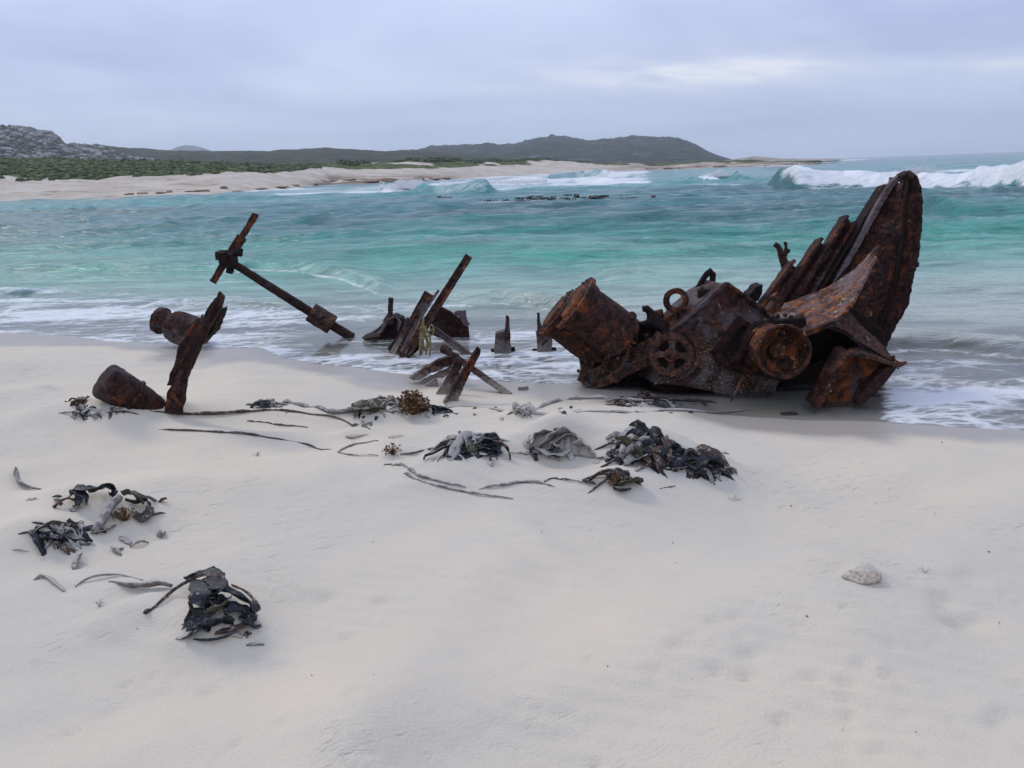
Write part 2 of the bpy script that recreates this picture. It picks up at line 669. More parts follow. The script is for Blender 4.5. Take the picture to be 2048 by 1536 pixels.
def prism(pts, off):
    pts = [np.asarray(p, float) for p in pts]
    off = np.asarray(off, float)
    n = len(pts)
    v = pts + [p + off for p in pts]
    f = [tuple(range(n - 1, -1, -1)), tuple(range(n, 2 * n))]
    for i in range(n):
        j = (i + 1) % n
        f.append((i, j, n + j, n + i))
    return v, f


def sheet(A, B, off, C=None):
    """thick strip between polylines A and B (through C if given)"""
    rows = [A, B] if C is None else [A, C, B]
    m = len(A)
    off = np.asarray(off, float)
    top = [np.asarray(p, float) for r_ in rows for p in r_]
    v = top + [p + off for p in top]
    T = len(top)
    f = []
    nr = len(rows)
    for r_ in range(nr - 1):
        for i in range(m - 1):
            a, b_, c, d = r_ * m + i, r_ * m + i + 1, (r_ + 1) * m + i + 1, (r_ + 1) * m + i
            f.append((a, b_, c, d)); f.append((T + d, T + c, T + b_, T + a))
    for i in range(m - 1):
        f.append((i + 1, i, T + i, T + i + 1))
        q = (nr - 1) * m
        f.append((q + i, q + i + 1, T + q + i + 1, T + q + i))
    for r_ in range(nr - 1):
        a, d = r_ * m, (r_ + 1) * m
        f.append((a, d, T + d, T + a))
        a, d = r_ * m + m - 1, (r_ + 1) * m + m - 1
        f.append((d, a, T + a, T + d))
    return v, f


def frame_of(ax, hint=(0, 0, 1)):
    ax = ax / np.linalg.norm(ax)
    h = np.asarray(hint, float)
    if abs(np.dot(h, ax)) > .95:
        h = np.array([1.0, 0, 0])
    s = np.cross(ax, h); s /= np.linalg.norm(s)
    return ax, s, np.cross(s, ax)


def lathe(p0, p1, prof, n=28, arc=None):
    """prof: closed list of (distance along axis, radius); ends on the axis or loops back"""
    p0, p1 = np.asarray(p0, float), np.asarray(p1, float)
    ax, s, u = frame_of(p1 - p0)
    v, f = [], []
    m = len(prof)
    for i in range(n):
        a = 2 * math.pi * i / n
        d = s * math.cos(a) + u * math.sin(a)
        for (t, r_) in prof:
            v.append(p0 + ax * t + d * max(r_, 1e-4))
    for i in range(n):
        j = (i + 1) % n
        for k in range(m - 1):
            f.append((i * m + k, j * m + k, j * m + k + 1, i * m + k + 1))
    f.append(tuple(i * m for i in range(n - 1, -1, -1)))
    f.append(tuple(i * m + m - 1 for i in range(n)))
    return v, f


def ringpiece(c, ax, r0, r1, half, n=32, a0=0, a1=2 * math.pi, hint=(0, 0, 1)):
    """flat annulus (or arc of one)"""
    c = np.asarray(c, float)
    ax, s, u = frame_of(np.asarray(ax, float), hint)
    full = abs(a1 - a0 - 2 * math.pi) < 1e-6
    k = n if full else n + 1
    v, f = [], []
    for i in range(k):
        a = a0 + (a1 - a0) * i / n
        d = s * math.cos(a) + u * math.sin(a)
        for (r_, h_) in ((r0, -half), (r1, -half), (r1, half), (r0, half)):
            v.append(c + d * r_ + ax * h_)
    for i in range(n):
        j = (i + 1) % k
        for q in range(4):
            w = (q + 1) % 4
            f.append((i * 4 + q, j * 4 + q, j * 4 + w, i * 4 + w))
    if not full:
        f.append((0, 1, 2, 3)); f.append((n * 4 + 3, n * 4 + 2, n * 4 + 1, n * 4))
    return v, f


def tube(path, rad, n=10, squash=1.0):
    P = [np.asarray(p, float) for p in path]
    if not hasattr(rad, '__len__'):
        rad = [rad] * len(P)
    v, f = [], []
    prev = None
    for i, p in enumerate(P):
        t = P[min(i + 1, len(P) - 1)] - P[max(i - 1, 0)]
        ax, s, u = frame_of(t, (0.13, 0.2, 1) if prev is None else prev)
        prev = u
        for k in range(n):
            a = 2 * math.pi * k / n
            v.append(p + (s * math.cos(a) + u * math.sin(a) * squash) * rad[i])
    for i in range(len(P) - 1):
        for k in range(n):
            j = (k + 1) % n
            f.append((i * n + k, i * n + j, (i + 1) * n + j, (i + 1) * n + k))
    f.append(tuple(range(n - 1, -1, -1)))
    f.append(tuple((len(P) - 1) * n + k for k in range(n)))
    return v, f


def beam(p0, p1, prof, hint=(0, -1, 0), taper=1.0):
    """sweep a 2-D outline (side, depth) from p0 to p1"""
    p0, p1 = np.asarray(p0, float), np.asarray(p1, float)
    ax, s, u = frame_of(p1 - p0, hint)
    n = len(prof)
    v = [p0 + s * a + u * b for a, b in prof] + [p1 + s * a * taper + u * b * taper for a, b in prof]
    f = [tuple(range(n - 1, -1, -1)), tuple(range(n, 2 * n))]
    for i in range(n):
        j = (i + 1) % n
        f.append((i, j, n + j, n + i))
    return v, f


def box(c, hx, hy, hz):
    c = np.asarray(c, float)
    v = [c + np.array([x * hx, y * hy, z * hz]) for x in (-1, 1) for y in (-1, 1) for z in (-1, 1)]
    return v, [(0, 1, 3, 2), (4, 6, 7, 5), (0, 4, 5, 1), (2, 3, 7, 6), (0, 2, 6, 4), (1, 5, 7, 3)]


def Lprof(w, d, t):
    return [(-w / 2, 0), (w / 2, 0), (w / 2, t), (-w / 2 + t, t), (-w / 2 + t, d), (-w / 2, d)]


def Uprof(w, d, t):
    return [(-w / 2, d), (-w / 2, 0), (w / 2, 0), (w / 2, d), (w / 2 - t, d), (w / 2 - t, t), (-w / 2 + t, t), (-w / 2 + t, d)]


def Rprof(w, d):
    return [(-w / 2, -d / 2), (w / 2, -d / 2), (w / 2, d / 2), (-w / 2, d / 2)]


def densify(pts, n, jit=0.0, seed=0):
    """resample a polygon and nibble its edge"""
    rg = random.Random(seed)
    out = []
    m = len(pts)
    for i in range(m):
        a, b = np.asarray(pts[i], float), np.asarray(pts[(i + 1) % m], float)
        k = max(1, int(np.linalg.norm(b - a) / n))
        for j in range(k):
            p = a + (b - a) * j / k
            if jit:
                p = p + np.array([rg.uniform(-jit, jit), 0, rg.uniform(-jit, jit)])
            out.append(p)
    return out


def poly(px, y, n=.05, jit=.008, seed=1):
    """outline traced in pixels on the plane at depth y (number or per-point list)"""
    ys = y if hasattr(y, '__len__') else [y] * len(px)
    return densify([W(a, b, q) for (a, b), q in zip(px, ys)], n, jit, seed)


_bolt = None


def bolt(parent, p, r_=.014, mat='rust', name='bolt'):
    global _bolt
    if _bolt is None:
        bm = bmesh.new()
        bmesh.ops.create_icosphere(bm, subdivisions=1, radius=1.0)
        _bolt = bpy.data.meshes.new('bolt')
        bm.to_mesh(_bolt); bm.free()
        _bolt.materials.append(MAT['rust'])
        _bolt.polygons.foreach_set('use_smooth', np.ones(len(_bolt.polygons), bool))
    o = bpy.data.objects.new(name, _bolt)
    COL.objects.link(o)
    o.parent = parent
    o.location = [float(q) for q in np.asarray(p) - BASE[root_of(parent).name]]
    o.scale = (r_, r_, r_ * .8)
    o.rotation_euler = (p[0] * 9, p[1] * 7, p[2] * 11)
    return o


# ================================================================== SETTING
def grid_obj(name, X, Y, Z, mat, attrs=None, kind='structure'):
    nr, nc = X.shape
    me = bpy.data.meshes.new(name)
    co = np.stack([X, Y, Z], -1).reshape(-1, 3).astype(np.float32)
    idx = np.arange(nr * nc).reshape(nr, nc)
    q = np.stack([idx[:-1, :-1], idx[:-1, 1:], idx[1:, 1:], idx[1:, :-1]], -1).reshape(-1, 4)
    me.vertices.add(len(co)); me.vertices.foreach_set('co', co.ravel())
    me.loops.add(q.size); me.loops.foreach_set('vertex_index', q.ravel().astype(np.int32))
    me.polygons.add(len(q))
    me.polygons.foreach_set('loop_start', (np.arange(len(q)) * 4).astype(np.int32))
    me.polygons.foreach_set('loop_total', np.full(len(q), 4, np.int32))
    me.polygons.foreach_set('use_smooth', np.ones(len(q), bool))
    for k, a in (attrs or {}).items():
        if a.ndim == 3:
            at = me.attributes.new(k, 'FLOAT_COLOR', 'POINT')
            c = np.concatenate([a.reshape(-1, 3), np.ones((nr * nc, 1))], 1).astype(np.float32)
            at.data.foreach_set('color', c.ravel())
        else:
            at = me.attributes.new(k, 'FLOAT', 'POINT')
            at.data.foreach_set('value', a.ravel().astype(np.float32))
    me.update(); me.validate()
    o = link(name, me, mat)
    o['kind'] = kind
    return o


def build_beach():
    def axis(fine0, fine1, step, out0, out1, gr=1.09):
        a = list(np.arange(fine0, fine1 + 1e-6, step))
        s_ = step; v = fine1
        while v < out1:
            s_ *= gr; v += s_; a.append(v)
        s_ = step; v = fine0; lo = []
        while v > out0:
            s_ *= gr; v -= s_; lo.append(v)
        return np.array(lo[::-1] + a)
    xs = axis(-5.2, 5.2, .023, -60, 60)
    ys = axis(1.5, 9.2, .023, -25, 42)
    X, Y = np.meshgrid(xs, ys)
    Z = sand_z(X.ravel(), Y.ravel()).reshape(X.shape)
    s = shore_y(X) - Y
    wet = smooth(1.6, 0.0, s - .5 * fbm(X * .8, Y * .8, 3, 31))
    # the damp hollow scoured round the wreck, darkened too for the shade beneath it
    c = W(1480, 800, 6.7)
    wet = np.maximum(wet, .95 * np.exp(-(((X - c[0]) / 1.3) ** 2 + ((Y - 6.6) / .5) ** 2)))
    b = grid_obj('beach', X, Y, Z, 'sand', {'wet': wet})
    return b


build_beach()


# ------------------------------------------------------------------ sea
def hump(X, Y, pts, A, wf, wb, z0=0.0, ends=.12):
    """one wave: crest line measured at pixels, steep towards the beach"""
    P = np.array([Wz(a, b, z0)[:2] for a, b in pts])
    yc = np.interp(X, P[:, 0], P[:, 1])
    t = (X - P[0, 0]) / (P[-1, 0] - P[0, 0])
    env = smooth(0, ends, t) * smooth(1, 1 - ends, t)
    d = Y - yc + wf * .35 * fbm(X / wb * 1.1, X * 0 + A * 7, 3, int(A * 100) + 3)
    e = np.where(d < 0, np.exp(-(d / wf) ** 2), np.exp(-(d / wb) ** 2))
    return A * env * e, d, env


WAVES = [  # crest pixels, height, front width, back width, foam on its face
    (((440, 548), (520, 536), (600, 538), (690, 550), (790, 590)), .16, .30, 1.1, .34),
    (((-60, 548), (60, 540), (260, 536), (440, 534), (520, 545)), .12, .4, 1.5, .10),
    (((820, 618), (900, 606), (1000, 604), (1090, 612), (1190, 630)), .17, .22, .9, .30),
    (((1690, 700), (1780, 688), (1860, 690), (1960, 700), (2120, 712)), .13, .2, .7, .42),
    (((-60, 588), (20, 586), (60, 590)), .10, .18, .5, .1),
    (((280, 612), (380, 606), (520, 610), (620, 616)), .07, .25, .8, .1),
    (((1200, 560), (1300, 548), (1400, 548), (1500, 556)), .10, .5, 1.8, .0),
    (((560, 500), (760, 486), (900, 490)), .10, .6, 2.2, .0),
    (((1840, 420), (1960, 414), (2100, 416)), .45, 1.6, 5, .05),
]
BREAKERS = [  # crest base pixels, height, widths, name
    (((755, 386), (790, 384), (830, 384), (900, 386), (1000, 386)), 1.05, 3.0, 9, 'left'),
    (((1400, 361), (1450, 359), (1500, 359), (1560, 361), (1620, 364)), 1.7, 2.6, 9, 'mid'),
    (((1560, 377), (1640, 374), (1760, 373), (1900, 373), (2060, 374), (2250, 376)), 1.08, 1.6, 6, 'right'),
    (((1090, 357), (1140, 354), (1200, 354), (1290, 354)), 1.3, 3, 12, 'back'),
    (((960, 372), (1060, 368), (1160, 366), (1250, 366)), .8, 3, 10, 'inner'),
]


def build_sea():
    rs = [3.6]
    while rs[-1] < 30000:
        r_ = rs[-1]
        k = .007 if r_ < 20 else (.012 if r_ < 110 else (.03 if r_ < 500 else .15))
        rs.append(r_ * (1 + k))
    rs = np.array(rs)
    az = np.concatenate([np.linspace(-80, -44, 60, endpoint=False), np.linspace(-44, 44, 600), np.linspace(44, 80, 61)[1:]])
    A_, Rr = np.meshgrid(np.radians(az), rs)
    X = Rr * np.sin(A_); Y = Rr * np.cos(A_)
    keepY = Y > 1.0
    s = Y - shore_y(X)                     # metres off the waterline
    px, py = project(X, Y, np.zeros_like(X))
    hz = 340 + (1024 - px) * .0360         # horizon row
    below = np.maximum(py - hz, 0.0)
    off = smooth(0.0, 3.0, s)
    # chop: short wind waves, crests roughly along x
    amp = smooth(3.0, 18, s)
    Z = .004 * fbm(X * .9, Y * 2.2, 3, 60) * off
    lod = lambda wl: 1 - smooth(wl * 30, wl * 90, Rr)
    for i, (wl, a, th) in enumerate(((.55, .02, 6), (.9, .05, -9), (1.7, .11, 4), (3.1, .17, -5), (6.5, .21, 8), (12, .18, 3))):
        t_ = R(th)
        u = X * math.sin(t_) + Y * math.cos(t_)
        u = u + wl * .55 * fbm(X / wl * .33, Y / wl * .5, 3, 70 + i)
        w_ = np.abs(np.sin(u * math.pi / wl))
        Z = Z + a * amp * lod(wl) * (.62 - w_) * (.5 + .9 * vnoise(X / wl * .25, Y / wl * .3, 80 + i))
    foam = np.zeros_like(X)
    streak = fbm(X * .55, Y * 1.9, 4, 90)
    # lacy shallows
    wide = np.interp(px, [-400, 0, 450, 620, 900, 1200, 1500, 1800, 2048, 2400], [8.0, 7.4, 6.4, 5.0, 4.8, 4.8, 4.8, 5.2, 5.4, 5.4])
    foam = np.maximum(foam, (.47 + .24 * streak) * smooth(wide, wide * .35, s) * smooth(-.1, .12, s))
    foam = np.maximum(foam, .32 * smooth(wide * 1.7, wide * .8, s) * (.75 + .6 * streak))
    for (pts, a, wf, wb, fo) in WAVES:
        h, d, env = hump(X, Y, pts, a, wf, wb)
        Z = Z + h
        if fo:
            foam = np.maximum(foam, env * fo * np.exp(-((d + wf * .75) / (wf * .7)) ** 2) * (1 + .6 * streak))
            foam = np.maximum(foam, env * (fo + .25) * np.exp(-((d + wf * 1.8) / (wf * .45)) ** 2) * (1 + .4 * streak))
    quiet = smooth(1260, 1330, px) * smooth(1790, 1720, px) * smooth(765, 790, py)
    foam = foam * (1 - .93 * quiet)
    for (pts, a, wf, wb, nm) in BREAKERS:
        h, d, env = hump(X, Y, pts, a, wf, wb, ends=.1)
        gust = .8 + .65 * fbm(X / a * .2, X * 0 + 2, 3, int(a * 37))
        Z = Z + h * gust
        P0 = Wz(*pts[0])[0]; P1 = Wz(*pts[-1])[0]
        t_ = (X - P0) / (P1 - P0)
        if nm == 'left':
            brk = smooth(.01, .05, t_) * smooth(.20, .10, t_) + .40 * smooth(.42, .55, t_) * smooth(1.0, .9, t_)
        elif nm == 'mid':
            brk = smooth(.02, .08, t_) * smooth(.40, .28, t_) + .42 * smooth(.5, .7, t_)
        elif nm == 'right':
            brk = .95 + 0 * t_
        else:
            brk = .6 + .5 * fbm(t_ * 5, t_ * 0, 2, 4)
        ln = np.exp(-(np.maximum(-d - wf * 1.0, 0) / (wf * .6)) ** 2) * np.exp(-(np.maximum(d - wb * .12, 0) / (wb * .35)) ** 2)
        if nm == 'left':
            foam = foam * (1 - .95 * smooth(.16, .24, t_) * smooth(.50, .40, t_) * smooth(-12, -5, d) * smooth(9, 4, d))
        foam = np.maximum(foam, np.clip(brk, 0, 1) * env * ln * (1.0 + .15 * streak))
        # spent foam drifting in front
        sp = np.exp(-((d + wf * 2.6) / (wf * 1.7)) ** 2) * env * np.clip(brk, 0, 1)
        foam = np.maximum(foam, .46 * sp * (1 + .5 * streak))
        Z = Z + .10 * a * ln * np.clip(brk, 0, 1) * env * fbm(X * 1.2, Y * 1.2, 3, 55)
    # broad white water inshore of the far reef
    def band(x0, x1, y0, y1, amt):
        return amt * smooth(x0, x0 + 60, px) * smooth(x1, x1 - 60, px) * smooth(y0, y0 + 4, py + (px - 1024) * .03) * smooth(y1, y1 - 5, py + (px - 1024) * .03)
    st2 = fbm(X * .05, Y * .10, 4, 44)
    foam = np.maximum(foam, band(820, 1330, 345, 383, .62) * (1 + .8 * st2))
    foam = np.maximum(foam, band(500, 900, 362, 382, .50) * (1 + .6 * st2))
    foam = np.maximum(foam, band(-300, 640, 360, 371, .95) * (1 + .5 * st2))
    foam = np.maximum(foam, band(1530, 1780, 336, 345, .40) * (1 + .9 * st2))
    foam = np.maximum(foam, band(1650, 2300, 362, 400, .42) * (1 + .9 * st2))
    # whitecaps
    wc = vnoise(X * .16, Y * .5, 123) * vnoise(X * .05, Y * .1, 124)
    foam = np.maximum(foam, .50 * smooth(.60, .74, wc) * smooth(15, 40, s))
    # water body colour by depth and bottom: sand, weed, deep water
    d1 = below + 9 * fbm(X * .06, Y * .05, 3, 33) * smooth(20, 80, below) + 4 * st2
    stops = [(0, (.035, .085, .11)), (7, (.022, .14, .15)), (22, (.016, .20, .185)), (40, (.014, .235, .205)), (52, (.013, .155, .15)), (78, (.016, .135, .132)),
             (104, (.024, .170, .150)), (132, (.050, .250, .192)), (170, (.095, .32, .238)), (215, (.225, .39, .315)), (255, (.31, .42, .345)), (300, (.385, .425, .36)), (420, (.42, .40, .36))]
    col = np.stack([np.interp(d1, [q[0] for q in stops], [q[1][k] for q in stops]) for k in range(3)], -1)
    left = smooth(900, 200, px) * smooth(40, 12, below)
    col = col * (1 - left[..., None]) + np.array([.05, .215, .20]) * left[..., None]
    weed = smooth(.05, .55, fbm(X * .10 + 3, Y * .11, 4, 51)) * smooth(34, 60, below) * smooth(170, 110, below)
    weed = np.maximum(weed, .85 * smooth(.1, .5, fbm(X * .16, Y * .2, 3, 58)) * smooth(1750, 1950, px) * smooth(60, 90, below) * smooth(230, 190, below))
    col = col * (1 - .5 * weed[..., None]) + np.array([.012, .060, .070]) * .5 * weed[..., None]
    col = np.maximum(col, 0)
    green = smooth(.1, .7, fbm(X * .22, Y * .3, 3, 66)) * smooth(95, 140, below) * smooth(230, 190, below)
    col = col * (1 - .4 * green[..., None]) + np.array([.035, .29, .20]) * .4 * green[..., None]
    Zs = sand_z(X.ravel(), Y.ravel()).reshape(X.shape)
    # the swash sheet thins out where it runs up the sand
    Z = np.where(s < .6, Z * smooth(-.2, .6, s) + .012, Z + .012)
    depth = np.where(Rr < 30, Z - Zs, 1.0)
    edge = smooth(.016, .007, depth) * smooth(-.002, .002, depth) * (1 - quiet)
    foam = np.maximum(foam, edge * .62 * smooth(.2, .6, vnoise(X * 1.3, Y * 1.3, 7)))
    clear = smooth(.34, .02, depth)
    Z = np.where(Y < 1.5, -1.0, Z)
    Z = np.where(Rr > 600, 0.0, Z)
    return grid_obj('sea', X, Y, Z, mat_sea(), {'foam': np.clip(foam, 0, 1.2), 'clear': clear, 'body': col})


def mat_sea():
    m, n, l, b, o = new_mat('sea_water')
    g = G(n, l)
    p = g.pos()
    foam = g.attr('foam')
    clear = g.attr('clear')
    body = g.attr('body', 'Color')
    wob = g.vmul(g.noise(p, 1.2, 4, .6, out=1), (.9, .5, 0))
    pw = g.vadd(p, wob)
    v1 = g.voro(g.vmul(pw, (1.0, 1.9, 1)), 1.5, 'DISTANCE_TO_EDGE')
    v2 = g.voro(g.vmul(pw, (1.0, 2.1, 1)), 4.3, 'DISTANCE_TO_EDGE')
    lace = g.math('MAXIMUM', g.rng(v1, .0, .16, 1, 0), g.math('MULTIPLY', g.rng(v2, .0, .2, 1, 0), .8))
    n1 = g.noise(g.vmul(p, (1.0, 4.4, 1)), 1.25, 6, .70, .45)
    n2 = g.noise(g.vmul(p, (1.0, 2.8, 1)), 8.0, 4, .65)
    tex = g.math('ADD', g.math('MULTIPLY', n1, .60), g.math('ADD', g.math('MULTIPLY', lace, .17), g.math('MULTIPLY', n2, .28)))
    thr = g.math('SUBTRACT', 1.0, foam)
    fm = g.rng(g.math('SUBTRACT', tex, g.math('MULTIPLY', thr, .95)), -.12, .22, 0, .86)
    fm = g.math('MULTIPLY', fm, g.rng(foam, .03, .25))
    fm = g.math('MAXIMUM', fm, g.rng(foam, .82, 1.0))
    facet_shade = g.math('ADD', g.math('MULTIPLY', g.noise(g.vmul(p, (.55, 1.5, 1)), 1.0, 5, .7, .4), .7), g.math('MULTIPLY', g.noise(g.vmul(p, (.12, .30, 1)), 1.0, 4, .65, .3), .3))
    c = g.mix(g.rng(facet_shade, .40, .62, 0, .8), body, g.mix(.6, body, (.010, .045, .052)))  # noise streaks darken the body colour, painting in the dark wave facets
    c = g.mix(fm, c, (.68, .68, .69))
    g.put(b.inputs['Base Color'], c)
    g.put(b.inputs['Roughness'], g.rng(fm, 0, 1, .13, .75))
    b.inputs['IOR'].default_value = 1.33
    g.put(b.inputs['Specular IOR Level'], .27)
    # ripples, finer near the beach
    r1 = g.noise(g.vmul(g.rot(p, R(6)), (1.5, 4.2, 1)), 1.0, 4, .62, .35)
    r2 = g.noise(g.vmul(g.rot(p, R(-8)), (5, 13, 1)), 1.0, 2, .6, .3)
    r3 = g.noise(g.vmul(p, (.25, .7, 1)), 1.0, 3, .6)
    h = g.math('ADD', g.math('MULTIPLY', r1, .14), g.math('ADD', g.math('MULTIPLY', r2, .03), g.math('MULTIPLY', r3, .45)))
    h = g.math('MULTIPLY', h, g.rng(clear, 0, .9, 1, .12))
    h = g.math('ADD', h, g.math('MULTIPLY', fm, .02))
    g.put(b.inputs['Normal'], g.bump(h, .85, 1.0))
    tr = n.new('ShaderNodeBsdfTransparent')
    tr.inputs[0].default_value = (.93, .95, .94, 1)
    gl = n.new('ShaderNodeBsdfGlossy')
    gl.inputs['Roughness'].default_value = .1
    fr = n.new('ShaderNodeFresnel'); fr.inputs[0].default_value = 1.33
    film = n.new('ShaderNodeMixShader')
    l.new(fr.outputs[0], film.inputs[0]); l.new(tr.outputs[0], film.inputs[1]); l.new(gl.outputs[0], film.inputs[2])
    mx = n.new('ShaderNodeMixShader')
    g.put(mx.inputs[0], g.math('MULTIPLY', g.rng(clear, .1, 1, 0, .95, False), g.math('SUBTRACT', 1.0, fm)))
    l.new(b.outputs[0], mx.inputs[1]); l.new(film.outputs[0], mx.inputs[2])
    l.new(mx.outputs[0], o.inputs[0])
    return m


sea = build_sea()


# spray torn off the breakers: clouds of droplets
def build_spray():
    rg = np.random.default_rng(5)
    pts, siz = [], []

    def plume(px0, py0, px1, py1, n, h, spread, size, lean=.6):
        a, b = Wz(px0, py0), Wz(px1, py1)
        t = rg.random(n)
        lump = np.interp(t * 6, np.arange(7), rg.uniform(.35, 1.1, 7))
        hh = h * lump * rg.beta(1.1, 2.4, n)
        x = a[0] + (b[0] - a[0]) * t + lean * hh * rg.normal(1, .5, n)
        y = a[1] + (b[1] - a[1]) * t + rg.normal(0, spread, n) + hh * .3
        pts.append(np.stack([x, y, hh * 1.0 + .35], -1))
        siz.append(size * rg.uniform(.3, 1.0, n) * (1.15 - .6 * hh / h))
    plume(1600, 372, 1700, 372, 6209, 0.68, .8, 0.058)
    plume(1680, 372, 1900, 371, 11040, 0.77, .9, 0.058)
    plume(1770, 370, 1860, 370, 8280, 1.15, .7, 0.058)
    plume(1880, 372, 2060, 374, 7589, 0.64, .8, 0.058)
    plume(2030, 374, 2200, 376, 3449, 0.68, .8, 0.058)
    plume(760, 385, 800, 384, 4830, 0.77, .9, 0.082)
    plume(785, 384, 835, 383, 6209, 1.36, .9, 0.082)
    plume(1412, 360, 1440, 359, 3449, 0.68, .9, 0.082)
    plume(1430, 360, 1475, 358, 4140, 1.06, .9, 0.082)
    plume(1120, 354, 1180, 353, 2760, 1.44, 2, 0.139)
    plume(880, 375, 1090, 368, 2415, 0.59, 3, 0.139)
    plume(1530, 339, 1600, 337, 1380, 0.85, 2, 0.174)
    P = np.concatenate(pts); S = np.concatenate(siz)
    T = np.array([[1, 1, 1], [1, -1, -1], [-1, 1, -1], [-1, -1, 1]]) * .6
    V = (P[:, None, :] + T[None] * S[:, None, None]).reshape(-1, 3)
    k = np.arange(len(P))[:, None, None] * 4
    Fc = (np.array([[0, 1, 2], [0, 3, 1], [0, 2, 3], [1, 3, 2]])[None] + k).reshape(-1, 3)
    me = bpy.data.meshes.new('wave_spray')
    me.vertices.add(len(V)); me.vertices.foreach_set('co', V.astype(np.float32).ravel())
    me.loops.add(Fc.size); me.loops.foreach_set('vertex_index', Fc.ravel().astype(np.int32))
    me.polygons.add(len(Fc)); me.polygons.foreach_set('loop_start', (np.arange(len(Fc)) * 3).astype(np.int32))
    me.polygons.foreach_set('loop_total', np.full(len(Fc), 3, np.int32))
    me.update()
    m, n, l, b, o = new_mat('spray')
    b.inputs['Base Color'].default_value = (.97, .97, .98, 1)
    b.inputs['Roughness'].default_value = .9
    b.inputs['Subsurface Weight'].default_value = 0
    tl = n.new('ShaderNodeBsdfTranslucent'); tl.inputs[0].default_value = (.97, .97, .98, 1)
    mx = n.new('ShaderNodeMixShader'); mx.inputs[0].default_value = .5
    l.new(b.outputs[0], mx.inputs[1]); l.new(tl.outputs[0], mx.inputs[2]); l.new(mx.outputs[0], o.inputs[0])
    ob = link('wave_spray', me, m)
    tag(ob, 'white spray blown off the breaking waves', 'spray', kind='stuff')


build_spray()


# ------------------------------------------------------------------ far shore
_coast = [  # pixel column, waterline r, dune foot r z, crest r z
    (-1100, 125, 150, 2.6, 330, 12), (-500, 140, 165, 2.8, 335, 12), (0, 150, 178, 2.9, 340, 11.8), (240, 140, 170, 2.6, 330, 10.2), (444, 135, 168, 2.9, 320, 8.0),
    (600, 175, 215, 3.5, 300, 5.6), (660, 205, 238, 4.6, 265, 6.1), (720, 200, 240, 4.0, 270, 5.4), (830, 205, 240, 2.9, 290, 6.1),
    (900, 225, 270, 3.4, 310, 6.4), (1000, 270, 320, 3.5, 360, 6.2), (1100, 320, 360, 3.4, 400, 5.9), (1200, 340, 375, 3.0, 420, 3.9),
    (1300, 335, 360, 1.3, 420, 2.6), (1450, 325, 350, 1.2, 420, 2.6), (1570, 330, 350, 1.0, 400, 1.6), (1630, 335, 350, .3, 390, .2), (1700, 360, 370, -1, 390, -1.5)]
_cz = np.array([(math.atan2(ray(q[0], 330)[0], ray(q[0], 330)[1]),) + q[1:] for q in _coast])


def coast_z(az, r_, rough=True):
    r0, r1, z1, r2, z2 = [np.interp(az, _cz[:, 0], _cz[:, k]) for k in range(1, 6)]
    x, y = r_ * np.sin(az), r_ * np.cos(az)
    r0 = r0 + 5 * fbm(x * .05, y * .05, 3, 14)
    t1 = (r_ - r0) / (r1 - r0)
    t2 = np.clip((r_ - r1) / (r2 - r1), 0, 1)
    z = np.where(t1 < 0, t1 * 1.5, np.where(t1 < 1, z1 * np.clip(t1, 0, 1) ** .9, z1 + (z2 - z1) * (t2 ** .75)))
    z = z - np.clip((r_ - r2) / 60, 0, 1) * np.minimum(2.0, np.abs(z2) * .4)
    if rough:
        z = z + smooth(.5, 1.3, t1) * (.55 * fbm(x * .07, y * .07, 3, 15) + .3 * fbm(x * .25, y * .25, 2, 19))
    return z, t1, t2


